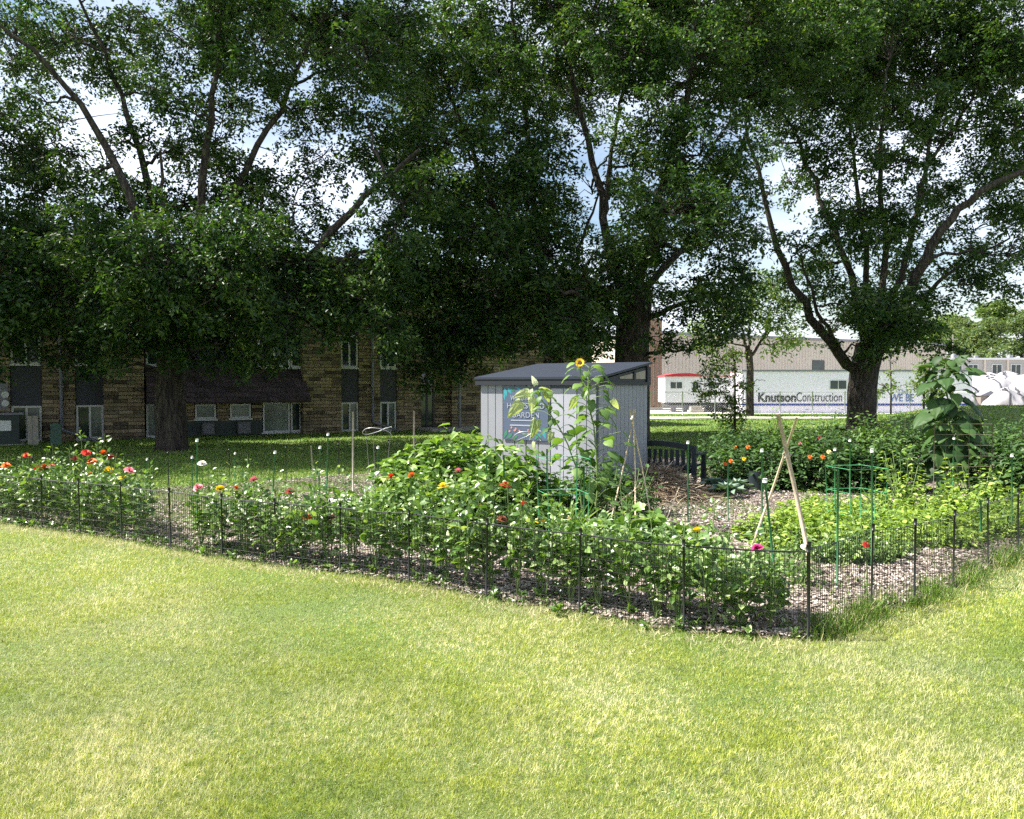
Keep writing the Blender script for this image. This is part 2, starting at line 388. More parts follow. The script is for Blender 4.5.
# ---------------------------------------------------------------- setting
def grid_mesh(name, xs, ys, mat, dz=0, mask=None):
    X, Y = np.meshgrid(xs, ys); Z = ground_z(X, Y)+dz
    v = np.stack([X.ravel(), Y.ravel(), Z.ravel()], -1); nx = len(xs); ny = len(ys)
    i = np.arange(ny-1)[:, None]*nx; j = np.arange(nx-1)[None, :]
    f = np.stack([i+j, i+j+1, i+nx+j+1, i+nx+j], -1).reshape(-1, 4)
    if mask is not None:
        c = v[f].mean(1); f = f[mask(c[:, 0], c[:, 1])]
    b = MB(); b.add(v, f, 0, True); return b.build(name, mat)
xs = np.unique(np.concatenate([np.linspace(-600, -40, 15), np.linspace(-40, 45, 171), np.linspace(45, 700, 15)]))
ys = np.unique(np.concatenate([np.linspace(-60, 0, 7), np.linspace(0, 60, 121), np.linspace(60, 900, 20)]))
tag(grid_mesh('lawn_ground', xs, ys, M['lawn']), kind='structure')

FRONT = [(-70, 511), (-20, 519), (42, 529), (80, 535), (122, 541), (171, 549), (222, 557), (276, 565), (340, 574), (409, 584), (486, 598), (579, 613), (684, 631), (808, 641)]
SIDE = [(808, 641), (871, 613), (914, 604), (953, 588), (988, 570), (1018, 556), (1052, 543), (1088, 532), (1130, 521)]
FP = [G(*p)[:2] for p in FRONT]; SP = [G(*p)[:2] for p in SIDE]
BACKL = [np.array([-9.3, 11.9])+np.array([.862, .507])*s for s in np.arange(0, 18.1, 1.0)]
POLY = FP[::-1][:]  # corner .. left
POLY = [SP[-1], *SP[::-1][1:-1], *FP[::-1], BACKL[0], BACKL[-1], np.array([13.5, 21.5]), np.array([16.5, 17.5])]
def inside(x, y, poly=POLY):
    x = np.asarray(x, float); y = np.asarray(y, float); c = np.zeros(x.shape, bool); n = len(poly)
    for i in range(n):
        x1, y1 = poly[i]; x2, y2 = poly[(i+1) % n]
        cond = (y1 > y) != (y2 > y)
        xi = (x2-x1)*(y-y1)/((y2-y1) if y2 != y1 else 1e-9)+x1
        c ^= cond & (x < xi)
    return c
gx = np.arange(-11, 18, .12); gy = np.arange(5, 23, .12)
tag(grid_mesh('garden_soil', gx, gy, M['mulch'], .012, mask=inside), kind='structure')

def strip(name, y0, y1, mat, dz, x0=-200, x1=200, n=60, slope=.0):
    xs_ = np.linspace(x0, x1, n); b = MB(); v = []
    for x in xs_:
        for q in np.linspace(0, 1, 5):
            y = y0+(y1-y0)*q+slope*x; v.append((x, y, gz(x, y)+dz))
    f = []
    for i in range(n-1):
        for j in range(4):
            a = i*5+j; f.append((a, a+5, a+6, a+1))
    b.add(v, f, 0, True); return tag(b.build(name, mat), kind='structure')
strip('sidewalk', 42.2, 44.6, M['concrete'], .03, 4, 120)
M['gravel'] = plain('gravel_lot', (.40, .37, .33), .95, .25, 1.5, bmp=.3)
strip('gravel_lot', 58.5, 130, M['gravel'], .02, 2, 160)

# ---------------------------------------------------------------- grass (uncountable)
def sample_ground(K, d0, d1, side=.74):
    """points with density K/d^2"""
    n = int(K*2*side*math.log(d1/d0))
    y = d0*np.exp(rng.uniform(0, math.log(d1/d0), n)); x = rng.uniform(-side, side, n)*y
    return x, y
def blades(mb, x, y, h, wd, lean=.5, z=None):
    n = len(x); z = ground_z(x, y) if z is None else z
    a = rng.uniform(0, 2*math.pi, n); ln = rng.normal(0, lean, n)
    d = np.stack([np.cos(a)*ln+.12, np.sin(a)*ln, np.ones(n)], -1); d = unit(d)
    up = rand_dirs(n, 0, .2)
    Rm = frames(d, up)
    tv = [(-.5, 0, 0), (.5, 0, 0), (.36, .55, .06), (-.36, .55, .06), (0, 1, .28)]
    tf = [(0, 1, 2, 3), (3, 2, 4)]
    s = np.stack([wd, h, h], -1)
    mb.stamp(tv, tf, Rm, s, np.stack([x, y, z-.005], -1))
mb = MB()
x, y = sample_ground(350000, 2.9, 12)
k = ~inside(x, y); x, y = x[k], y[k]
tuft = np.sin(x*37+np.sin(y*23)*2)*np.sin(y*31+np.cos(x*29)*2)
patch = .45*tuft+.5+.5*np.sin(x*1.9+np.sin(y*1.3)*1.5)*np.sin(y*2.3+np.cos(x*1.1))
blades(mb, x, y, rng.uniform(.016, .038, len(x))*(.8+.5*patch), .0010+.00045*y*rng.uniform(.6, 1.2, len(x)), .95)
x, y = sample_ground(110000, 11, 60)
k = ~inside(x, y) & ~((y > 42) & (y < 44.8)) & (y < 58); x, y = x[k], y[k]
tag(mb.build('lawn_grass', M['blade']), 'short mown lawn grass, yellow green with straw coloured patches', 'grass', kind='stuff')
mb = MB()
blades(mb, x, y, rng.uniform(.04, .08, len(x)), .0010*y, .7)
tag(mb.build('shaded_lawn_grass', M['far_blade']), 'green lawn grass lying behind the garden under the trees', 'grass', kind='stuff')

def seg_pts(poly, spread, dens, off=0):
    xs_, ys_ = [], []
    for a, b in zip(poly[:-1], poly[1:]):
        a = np.array(a); b = np.array(b); L = np.linalg.norm(b-a); n = int(L*dens)
        t = rng.uniform(0, 1, n)[:, None]; nrm = np.array([-(b-a)[1], (b-a)[0]])/L
        p = a+(b-a)*t+nrm*rng.normal(off, spread, n)[:, None]; xs_.append(p[:, 0]); ys_.append(p[:, 1])
    return np.concatenate(xs_), np.concatenate(ys_)
mb = MB()
x, y = seg_pts(SP, .09, 1100, 0)
ck = .5+.5*np.sin(x*9+y*4)*np.sin(y*7.3-x*3); k = rng.uniform(0, 1, len(x)) < .25+ck; x, y, ck = x[k], y[k], ck[k]
blades(mb, x, y, rng.uniform(.05, .17, len(x))*(.55+.8*ck), np.full(len(x), .006), .5)
x, y = seg_pts([SP[0]+np.array([.08, .08]), SP[1]], .08, 800, 0)
blades(mb, x, y, rng.uniform(.06, .17, len(x)), np.full(len(x), .007), .45)
tag(mb.build('fence_edge_grass', M['tall_blade']), 'untrimmed tall grass growing along the side fence and corner', 'grass', kind='stuff')
mb = MB()
x, y = seg_pts(FP, .07, 620, .03)
blades(mb, x, y, rng.uniform(.02, .085, len(x)), np.full(len(x), .006), .9)
# weeds inside the garden
n = 110000; x = rng.uniform(-9, 14, n); y = rng.uniform(6, 20, n)
wv = np.sin(x*1.1+2)*np.sin(y*1.4+x*.5)+.35*np.sin(x*3.1)*np.sin(y*2.7)
left_open = (x < -2.4) & (y > 8.2) & (y < 14.5)
near_shed = (x > .3) & (x < 3.4) & (y > 10.4) & (y < 13.6)
right_patch = (x > 1.6) & (x < 4.4) & (y > 7.6) & (y < 9.2)
k = inside(x, y) & ((wv > .55) | (left_open & (wv > -.85)) | near_shed & (wv > -.8) | right_patch & (wv > -.1)); x, y = x[k], y[k]
blades(mb, x, y, rng.uniform(.04, .15, len(x)), np.full(len(x), .008), .6)
tag(mb.build('garden_weeds', M['tall_blade']), 'grassy weeds growing through the wood chips inside the garden', 'weeds', kind='stuff')

# wood chips
mb = MB()
x, y = seg_pts(FP, .10, 500, -.16)
blades(mb, x, y, rng.uniform(.03, .08, len(x)), np.full(len(x), .005), 2.2)
tag(mb.build('dry_clippings', M['dry']), 'pale dry grass clippings lying in a strip outside the front fence', 'grass clippings', kind='stuff')
mb = MB()
x, y = sample_ground(80000, 5.3, 20, .8); k = inside(x, y) & ~((x < -2.6) & (y > 9.6) & (np.sin(x*2.1)*np.sin(y*2.6)+rng.normal(0, .4, len(x)) > .1)); x, y = x[k], y[k]; n = len(x)
tv = [(-.5, -.5, 0), (.5, -.4, 0), (.4, .5, 0), (-.45, .45, 0), (-.5, -.5, .25), (.5, -.4, .2), (.4, .5, .25), (-.45, .45, .2)]
tf = [(4, 5, 6, 7), (0, 1, 5, 4), (1, 2, 6, 5), (2, 3, 7, 6), (3, 0, 4, 7)]
s = np.stack([rng.uniform(.009, .024, n), rng.uniform(.022, .06, n), rng.uniform(.02, .03, n)], -1)
mb.stamp(tv, tf, frames(rand_dirs(n, 0, .22), rand_ups(n, .35)), s, np.stack([x, y, ground_z(x, y)+.014+rng.uniform(0, .02, n)], -1))
tag(mb.build('wood_chip_mulch', M['chip']), 'pale pinkish wood chip mulch covering the garden paths', 'mulch', kind='stuff')

# ---------------------------------------------------------------- trees
def wob(pts, amp, g, n=14):
    pts = np.asarray(pts, float); t = np.linspace(0, len(pts)-1, n)
    # catmull-like smooth
    out = []
    for q in t:
        i = min(int(q), len(pts)-2); f = q-i
        p0 = pts[max(i-1, 0)]; p1 = pts[i]; p2 = pts[i+1]; p3 = pts[min(i+2, len(pts)-1)]
        out.append(.5*((2*p1)+(-p0+p2)*f+(2*p0-5*p1+4*p2-p3)*f*f+(-p0+3*p1-3*p2+p3)*f**3))
    out = np.array(out); out[1:-1] += g.normal(0, amp, (n-2, 3)); return out

def tree(name, label, cat, base, D, trunk, limbs, blobs, tr=(.45, .34), leaf=.10, cl=90, csz=.5, dens=1.0, mat='tree_leaf', seed=1, group=None, extra=None, flare=1.35, tw=1.0, depth=3.5, bark_m='bark'):
    """trunk: pixel points; limbs: (pixel points with depth offsets, r0, r1); blobs: (px, py, r_px[, depth])"""
    g = np.random.default_rng(seed)
    root = empty(name, base); tag(root, label, cat, group)
    b = np.array(base, float)
    px2 = D/820
    tb = MB(); nodes = []
    tp = [b-np.array([0, 0, .3]), b]+[P(q[0], q[1], D+(q[2] if len(q) > 2 else 0)) for q in trunk]
    pts = wob(tp, .02*tr[0], g, 16)
    rr = np.interp(np.linspace(0, 1, 16), [0, .07, .14, .3, 1], [tr[0]*flare*1.35, tr[0]*flare, tr[0]*1.1, tr[0]*.93, tr[1]])
    tb.tube(pts-b, rr, 14)
    for q in range(9, 16): nodes.append((pts[q], rr[q]*.6))
    lb = MB()
    for L in limbs:
        L = (L[0], L[1]*.75, L[2]*.65)
        pp = [P(q[0], q[1], D+(q[2] if len(q) > 2 else 0)) for q in L[0]]
        lp = wob(pp, .045, g, 16); lr = np.linspace(L[1], L[2], 16)
        lb.tube(lp-b, lr, 8)
        for q in range(3, 16): nodes.append((lp[q], lr[q]))
    npos = np.array([q[0] for q in nodes]); nrad = np.array([q[1] for q in nodes])
    allb = []
    for q in blobs:
        dd = q[3] if len(q) > 3 else g.uniform(-depth, depth)
        c = P(q[0], q[1], D+dd); r = q[2]*px2
        allb.append((c, np.array([r, r*1.15, r*.92]), q[4] if len(q) > 4 else 1.0))
    if extra:
        for c, r in extra: allb.append((np.array(c, float), np.array([r, r, r*.85]), .55))
    cen = []
    for c, r3, dn in allb:
        # limb to the blob
        dist = np.linalg.norm(npos-c, axis=1)+np.maximum(0, npos[:, 2]-c[2])*1.2
        i = int(np.argmin(dist)); s = npos[i]; e = c+g.normal(0, .1, 3)
        L = np.linalg.norm(e-s)
        mid = (s+e)/2+np.array([0, 0, .08*L])+g.normal(0, .05*L, 3)
        bp = wob([s, mid, e], .04, g, 8); r0 = min(nrad[i]*.7, .05+.012*L)*tw
        br = np.linspace(max(r0, .02), .018, 8); lb.tube(bp-b, br, 6)
        new = bp[2:]; npos = np.vstack([npos, new]); nrad = np.concatenate([nrad, br[2:]])
        n = max(3, int(dn*dens*4.6*(r3[0]/csz)**2.2))
        u = rand_dirs(n, 0, .6, g)*(g.uniform(.15, 1, n)**.5)[:, None]
        cc = c+u*r3
        for q in cc:
            dist = np.linalg.norm(npos-q, axis=1)+np.maximum(0, npos[:, 2]-q[2])*.6; j = int(np.argmin(dist))
            s = npos[j]; mid = (s+q)/2+np.array([0, 0, .12])+g.normal(0, .12, 3)
            lb.tube(np.array([s, mid, q])-b, [.02*tw, .013*tw, .006*tw], 3, cap=False)
        cen.append(cc)
    cen = np.vstack(cen)
    n = len(cen)
    sz = g.uniform(.6, 1.25, n)*csz
    cnt = np.maximum(8, (cl*1.5*(sz/csz)**2*g.uniform(.6, 1.3, n))).astype(int)
    idx = np.repeat(np.arange(n), cnt); m = len(idx)
    # leaves follow little sprays inside each clump
    nsp = 6
    spd = rand_dirs(n*nsp, -.05, .5, g).reshape(n, nsp, 3)
    spi = g.integers(0, nsp, m); t = g.uniform(.05, 1, m)**.75
    d = spd[idx, spi]
    pos = cen[idx]+d*(t*sz[idx])[:, None]+g.normal(0, .13, (m, 3))*sz[idx][:, None]
    pos[:, 2] -= (t**2)*sz[idx]*.35
    ld = unit(d*.6+rand_dirs(m, -.3, .5, g))
    Rm = frames(ld, rand_ups(m, .7, g)); ls = leaf*1.1*g.uniform(.6, 1.3, m)
    fb = MB(); fb.stamp(T_TREE[0], T_TREE[1], Rm, np.stack([ls, ls, ls], -1), pos-b)
    if tr[0] < .2 or cat == 'far':
        tb.v += lb.v; tb.f += [f_+tb.n for f_ in lb.f]; tb.smooth += lb.smooth; tb.mi += lb.mi; tb.n += lb.n
        tb.build('trunk', M[bark_m], root)
    else:
        tb.build('trunk', M[bark_m], root); lb.build('limb', M[bark_m], root)
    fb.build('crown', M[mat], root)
    return root, m

stats = []
# A left tree
base = G(172, 450); base[2] = gz(base[0], base[1]); DA = base[1]
r_, m_ = tree('ash_tree', 'large spreading tree on the left whose thick trunk stands before the apartment building', 'tree', base, DA,
    [(171, 420), (171, 370), (174, 335)],
    [([(165, 345), (140, 230, -1), (100, 135, -1), (45, 65, -1.5), (-25, 5, -2)], .20, .05),
     ([(172, 335), (150, 190, .5), (120, 95, 1), (75, -10, 1)], .18, .05),
     ([(176, 335), (200, 200, -.5), (213, 100, -1), (222, -30, -1)], .2, .06),
     ([(180, 335), (235, 190, 0), (290, 90, .5), (335, -10, 1)], .17, .05),
     ([(182, 345), (235, 310, -.5), (290, 278, -1), (330, 235, -1.2), (365, 195, -1.5), (420, 150, -2)], .24, .08),
     ([(290, 278, -1), (345, 258, -1), (400, 240, -1)], .11, .05),
     ([(160, 350), (100, 335, .5), (30, 322, 1), (-30, 320, 1)], .16, .05),
     ([(168, 345), (165, 240, -2), (160, 150, -3)], .14, .04),
     ([(185, 330), (192, 300, -1), (200, 250, -1.5)], .12, .05)],
    [(300,265,32,-2),(335,278,26,-2,.8),(20,310,50),(75,290,52,-2),(120,240,55,-3),(60,235,48,-1),(130,330,42,-2.5),(180,270,62,-3.5),(240,240,55,-3),(228,312,48,-2),(290,320,44,-2.5),(262,352,30,-1.5),(95,325,38,0),
     (25,180,42,0,.8),(5,250,48,-2),(180,205,45,1),(255,185,45,1),(40,100,30,-1,.45),(20,40,22,-1,.4),(110,75,24,1,.5),(95,170,26,-1,.6),(185,110,38,-1,.8),(190,50,42,0),(250,60,50,-1),(300,20,46,1),(295,110,36,2,.8),
     (370,60,52,-1),(370,120,34,0,.7),(395,20,40,1),(340,295,30,-1,.8),(305,235,22,0,.5),(395,240,40,-2),(410,190,40,-2),(250,0,50),(190,-10,50),(150,20,30,0,.4),(120,285,48,1),(200,330,36,-1),(300,290,34,-2),
     (160,300,45,-3),(215,280,45,-4),(110,140,26,0,.6),(130,185,28,1,.7),(235,165,30,1,.7),(285,205,28,1,.6),(265,195,26,-1,.6),(312,182,22,0,.5),(350,235,26,0,.5),(170,150,24,0,.6),(80,180,30,0,.7),(330,265,24,-1,.7),(200,350,26,-2,.8),(255,368,16,-2,.6),(90,362,16,-1,.7),(60,150,34,1,.6),(20,145,40,2),(205,150,40,2,.9),(320,160,34,2,.7),(385,170,40,1,.9),(270,235,36,2,.9),(330,210,26,1,.5),(360,295,34,-2,.9),(385,325,26,-2,.9),(320,300,36,0),(345,320,26,-1,.8),(75,120,26,2,.5),(150,90,26,2,.5),(60,45,30,1,.5),(130,30,30,2,.5),(230,110,40,2,.7),(350,30,46,2),(150,140,26,1,.4),(20,225,45,2),(100,210,40,2),(330,110,36,2,.8),(10,60,30,2,.5),(60,350,22,-1,.8),(20,345,20,0,.6)],
    tr=(.46, .36), leaf=.115, cl=80, csz=.5, seed=11,
    extra=[((-13, 22, 14.5), 2.6), ((-9, 21, 16), 3), ((-5, 22, 15), 2.8), ((-8, 26, 13), 2.6), ((-13, 25, 12), 2.6), ((-4, 25, 12), 2.4)])
stats.append(m_)
# B and C centre
bB = np.array([(556-512)/820*27, 27, 0]); bB[2] = gz(bB[0], bB[1])
r_, m_ = tree('ash_tree', 'dense tree with drooping dark crown between the left tree and the shed', 'tree', bB, 27,
    [(556, 400), (552, 350), (545, 310)],
    [([(548, 320), (510, 240, -1), (470, 150, -1), (440, 60, -1)], .2, .05), ([(545, 315), (535, 200, 1), (520, 80, 0), (510, -20, 0)], .2, .05),
     ([(545, 320), (480, 300, -2), (420, 290, -2), (390, 300, -2)], .16, .05), ([(550, 325), (570, 280, -1), (585, 230, -1), (600, 190)], .12, .04)],
    [(400,100,30,0,.7),(445,75,42,-2),(495,75,46,-2),(450,140,50,-3),(510,165,50,-3),(425,195,42,-2),(480,235,55,-4),(540,255,50,-3),(432,280,42,-3),(500,305,50,-3),(556,318,38,-4),(450,335,32,-3),
     (405,330,32,-3),(535,125,42,-1),(556,185,24,0,.6),(495,30,36,0),(535,10,38,1),(540,60,36,0),(470,190,50,1),(520,230,50,2),(470,290,50,1),(540,300,45,2),(400,260,30,0,.7),(425,385,14,-3,.5),(440,365,20,-3,.7),
     (440,225,44,-3),(470,325,38,-3),(405,290,40,-3),(420,345,26,-3,.9),(385,270,30,-3,.8),(460,370,14,-3,.5),(560,90,24,2,.6),(590,40,30,2,.7),(575,230,26,2,.6),(540,200,40,3),(440,110,44,2),(410,150,40,2),(480,338,24,-2),(410,375,16,-3,.5),(505,352,14,2,.5)],
    tr=(.42, .3), leaf=.125, cl=85, csz=.55, seed=22, extra=[((0, 27, 15.5), 3), ((-3, 28, 13.5), 2.5), ((1, 30, 13), 3)])
stats.append(m_)
bC = np.array([(632-512)/820*25, 25, 0]); bC[2] = gz(bC[0], bC[1])
r_, m_ = tree('ash_tree', 'tall dark tree whose broad trunk rises straight behind the shed', 'tree', bC, 25,
    [(632, 400), (632, 340), (636, 290)],
    [([(628, 310), (608, 240, 0), (596, 170, .5), (575, 90, 1), (560, 20, 1)], .22, .07), ([(604, 225, 0), (612, 150, 0), (625, 80, -1)], .12, .05),
     ([(638, 295), (660, 200, -1), (685, 110, -1), (700, -10, -1)], .24, .06), ([(640, 290), (700, 230, 1), (735, 170, 1), (750, 100, 1)], .17, .05),
     ([(625, 330), (590, 300, -2), (560, 290, -3)], .15, .05), ([(596, 170, .5), (620, 145, 0), (632, 138, 0)], .05, .02), ([(645, 320), (690, 300, -1), (725, 290, -1)], .13, .04)],
    [(600,20,40,-1),(640,55,46,-2),(645,125,42,-2),(690,60,52,-2),(700,145,52,-2),(722,225,48,-2),(665,215,52,-3),(692,295,44,-2),(722,315,30,-1),(620,265,36,-2),(590,322,34,-2),(690,345,20,-2,.8),
     (742,100,38,0),(742,30,46,0),(590,255,24,0,.6),(575,290,34,-2),(560,60,20,1,.4),(565,110,16,1,.4),(660,10,46,1),(700,200,46,2),(640,250,40,2),(655,170,34,1,.8),(740,275,30,-1,.8),(610,300,40,1),
     (600,300,30,-2,.8),(590,100,24,3,.45),(585,190,24,2,.45),(615,190,28,2,.6),(630,290,30,2,.9),(615,60,34,2,.8),(570,330,28,-3),(590,345,22,2),(660,340,22,-2,.8),(735,160,36,1,.7)],
    tr=(.58, .50), leaf=.12, cl=85, csz=.52, seed=33, extra=[((3, 25, 14.5), 3), ((6, 25, 13.5), 3), ((5, 28, 13), 3), ((8, 26, 12), 2.4)])
stats.append(m_)
# D right
DD = 30; xD = (862-512)/820*DD; bD = np.array([xD, DD, gz(xD, DD)])
bDz = P(862, 427, DD)[2]; bD[2] = min(bD[2], bDz+.02)
r_, m_ = tree('ash_tree', 'big umbrella shaped tree on the right with many rising limbs and a low left fork', 'tree', bD, DD,
    [(862, 405), (864, 375), (870, 345)],
    [([(862, 378), (832, 345, -.5), (800, 295, -1), (770, 220, -1.5), (745, 120, -1.5)], .30, .07), ([(868, 350), (845, 260, 0), (815, 180, 0), (775, 100, 0)], .22, .06),
     ([(870, 345), (862, 220, 1), (845, 100, 1)], .2, .05), ([(873, 345), (885, 250, -1), (880, 150, -1), (890, 60, -1)], .2, .06),
     ([(878, 345), (905, 260, 0), (925, 170, 0), (940, 70, 0)], .2, .06), ([(882, 350), (915, 280, -1), (945, 225, -1.5), (985, 190, -2), (1060, 165, -2)], .30, .12),
     ([(888, 335), (930, 290, 1), (960, 265, 1), (1010, 238, 1)], .15, .05), ([(840, 350, -.5), (815, 300, -1.5), (795, 240, -2)], .12, .04), ([(925, 170), (965, 110, 0), (985, 60, 0)], .1, .04)],
    [(770,60,42),(820,40,46),(880,30,50),(940,40,50),(1000,55,52),(830,105,38,-2),(900,108,42,-1),(960,118,38,0),(1022,120,42,-1),(782,125,26,0,.7),(762,190,18,0,.5),(795,250,28,-1,.6),(835,215,26,1,.6),(850,285,30,0,.8),
     (885,240,30,-2,.7),(880,305,32,-1),(912,300,30,-1),(920,195,28,1,.6),(970,235,26,0,.6),(1010,255,40,-2),(1000,205,28,1,.7),(985,285,22,-2,.8),(1015,292,18,-1,.6),(802,300,28,0,.6),(900,345,20,-1),(928,322,20,-1,.8),
     (845,170,24,0,.5),(930,160,22,0,.5),(755,10,46),(820,-10,50),(900,-20,55),(980,-10,55),(870,70,45,2),(960,80,45,2),(860,340,20,-1,.6),(890,270,30,2,.8),(1040,200,40),(1050,60,60),(830,320,20,0,.6),(915,250,24,1,.5),
     (765,240,18,0,.5),(790,180,28,2,.6),(825,265,32,1,.8),(860,205,34,-2,.8),(900,215,34,-1,.85),(945,200,32,2,.7),(985,170,32,2,.8),(830,150,34,-1,.8),(780,285,28,2,.6),(900,160,32,-2,.8),(940,270,26,2,.7),(870,300,34,-3,.9),(905,320,28,-3,.9),(845,240,26,-2,.7),(880,330,24,-3,.9),(1000,250,28,2,.6),(760,150,26,1,.5),(875,150,26,1,.5),(810,150,18,0,.4),(945,345,12,-1,.6)],
    tr=(.56, .50), leaf=.14, cl=85, csz=.6, seed=44, flare=1.25, extra=[((10, 30, 15), 3.5), ((15, 31, 15.5), 3.5), ((19, 30, 14), 3), ((13, 34, 14), 3.5), ((21, 32, 11), 3)])
stats.append(m_)
# F far left, mostly out of frame
bF = np.array([-20.5, 21, 0]); bF[2] = gz(-20.5, 21)
r_, m_ = tree('ash_tree', 'leafy tree at the left edge whose low branches hang before the building', 'tree', bF, 21,
    [(-288, 400), (-288, 340), (-280, 300)],
    [([(-280, 320), (-200, 220, 0), (-120, 140, 0)], .2, .06), ([(-280, 310), (-290, 150, 0), (-300, 50, 0)], .2, .06), ([(-280, 320), (-150, 300, -1), (-30, 290, -1), (50, 320, -.5)], .18, .05), ([(-290, 320), (-380, 200, 1)], .18, .05)],
    [(-30,310,50,-1),(-20,200,50,0),(-80,250,60,0),(-110,150,60),(-60,100,45),(-160,220,70),(-170,80,70),(-240,130,75),(-250,250,70),(-330,200,80),(-340,90,80),(-220,10,80),(-20,270,45,-2),(10,300,36,-2),(-410,180,70),(-200,150,80),(-290,120,80),(-290,240,70,-2),(-200,260,70,-3),(-100,200,60,2),(-60,160,50,2),(-10,110,40,1),(0,340,30,-1),(-50,350,40,-1)],
    tr=(.42, .32), leaf=.14, cl=55, csz=.65, seed=55, extra=[((-19, 17, 12), 3), ((-16, 19, 13), 3), ((-22, 18, 13), 3), ((-18, 22, 14), 3), ((-23, 16, 10), 3), ((-17, 16, 9), 2.6), ((-21, 21, 12.5), 3), ((-17, 22, 11), 2.5), ((-24, 22, 12), 2.5)])
stats.append(m_)
# young trees in front of the trailers
bE = G(750, 414.5); bE = np.array([(750-512)/820*44, 46.5, 0]); bE[0] = (750-512)/820*46.5; bE[2] = gz(bE[0], 46.5)
r_, m_ = tree('young_tree', 'slender young tree with a pale trunk beside the white office trailers', 'tree', bE, 46.5,
    [(750, 395), (750, 370), (749, 350)],
    [([(749, 360), (742, 330), (735, 300)], .14, .05), ([(750, 358), (765, 335), (775, 310)], .13, .04), ([(749, 350), (750, 320), (752, 295)], .12, .04)],
    [(735,318,20),(785,335,16),(765,320,18),(705,345,14),(740,300,22),(770,300,24),(715,315,20),(755,330,16,0,.4),(790,320,18,0,.7),(720,340,18,0,.7),(700,330,16,0,.8),(760,285,24),(775,345,14,0,.4),(735,355,12,0,.5),(800,340,12,0,.5)],
    tr=(.24, .18), leaf=.2, cl=36, csz=.75, seed=66, mat='tree_leaf_light', depth=1.5)
bS = np.array([(735-512)/820*30, 30, 0.]); bS[2] = gz(bS[0], 30)
r_, m_ = tree('sapling', 'feathery sapling with fine leaves just behind the garden flowers', 'tree', bS, 30,
    [(735, 400), (735, 380), (735, 360)], [([(735, 410), (720, 390), (708, 380)], .03, .012), ([(735, 400), (752, 385), (765, 380)], .03, .012)],
    [(712,372,10),(705,385,10),(722,362,10),(733,370,11),(720,385,12),(744,385,11),(711,395,10),(732,400,14),(722,415,12),(740,415,10),(733,352,7),(733,430,12)],
    tr=(.05, .02), leaf=.10, cl=30, csz=.3, seed=67, mat='tree_leaf_light', depth=.3, tw=.6)
bS = np.array([(891-512)/820*40, 40, 0.]); bS[2] = gz(bS[0], 40)
r_, m_ = tree('sapling', 'thin sapling with a sparse crown in front of the long trailer', 'tree', bS, 40,
    [(891, 395), (891, 380), (890, 360)], [([(891, 395), (880, 385), (872, 380)], .03, .012)],
    [(890,372,9,0,.6),(882,385,8,0,.5),(898,385,8,0,.6),(876,392,5,0,.5),(890,352,6,0,.5)],
    tr=(.05, .02), leaf=.16, cl=18, csz=.4, seed=68, mat='tree_leaf_light', depth=.3, tw=.6)
bS = np.array([(924-512)/820*38, 38, 0.]); bS[2] = gz(bS[0], 38)
r_, m_ = tree('sapling', 'pale green bushy sapling half hidden by the giant leaved plant', 'tree', bS, 38,
    [(924, 395), (925, 375), (925, 360)], [([(924, 395), (930, 385), (934, 375)], .04, .015)],
    [(922,370,9),(928,360,8),(920,386,8),(930,390,11),(928,405,10),(935,378,9)],
    tr=(.06, .03), leaf=.15, cl=40, csz=.45, seed=69, mat='tree_leaf_light', depth=.5, tw=.6)
# far trees
far = [(948,336,19,165,'rounded dark green tree'),(962,340,17,150,'lower olive green tree'),(980,338,19,145,'bright yellow green tree'),(1004,330,20,160,'dark pointed tree'),(1022,336,22,150,'broad mid green tree'),(1046,330,24,155,'tall green tree'),(935,345,14,170,'small pale tree'),(992,346,14,140,'short dense tree')]
for i, (px, py, r, D, l) in enumerate(far):
    b0 = np.array([(px-512)/820*D, D, gz((px-512)/820*D, D)])
    g = np.random.default_rng(100+i)
    bl = [(px+g.uniform(-.7, .7)*r, py-4+g.uniform(-.9, .9)*r, r*g.uniform(.35, .6), g.uniform(-3, 3)) for _ in range(9)]+[(px, 365, r*.7)]
    tree('background_tree', l+' in the far tree line, %s from left' % ['second','third','fourth','sixth','seventh','eighth','first','fifth'][i], 'tree', b0, D,
        [(px, 385), (px, 370), (px, 355)], [], bl, tr=(.5, .3), leaf=.5, cl=60, csz=1.5, dens=1.3, mat='far_leaf' if i % 3 else 'tree_leaf_light', seed=200+i, group='trees in the far tree line', depth=3)
# ---------------------------------------------------------------- apartment building
BA = math.atan2(.507, .862)
ux, uy = math.cos(BA), math.sin(BA)
B0 = np.array([-13.4, 26.0])
def tpx(px, org=B0, dx=ux, dy=uy, depth=0.0):
    """distance along a wall seen at pixel column px; depth = metres in front of wall plane (towards us)"""
    o = org+np.array([uy, -ux])*depth
    k = (px-512)/820
    k = k*CT  # small pitch
    return (k*o[1]-o[0])/(dx-k*dy)
apt = empty('apartment_building', (B0[0], B0[1], gz(*B0)), BA)
tag(apt, 'low tan stone apartment building with dark panels in the shade behind the trees', 'building')
def bpart(name, boxes, mat, parent=apt):
    b = MB()
    for lo, hi in boxes: b.box(lo, hi)
    return b.build(name, mat, parent)
T = tpx
L0, L1 = -13.5, 19.6
HB = 6.2
# openings in the main wall (t0,t1,z0,z1)
cols_ = [(T(-70), T(-38)), (T(10), T(42)), (T(75), T(104)), (T(341), T(359)), (T(380), T(397))]
mainw = bpart('wall', [((L0, .25, -.4), (L1, 9, HB))], M['stone'])
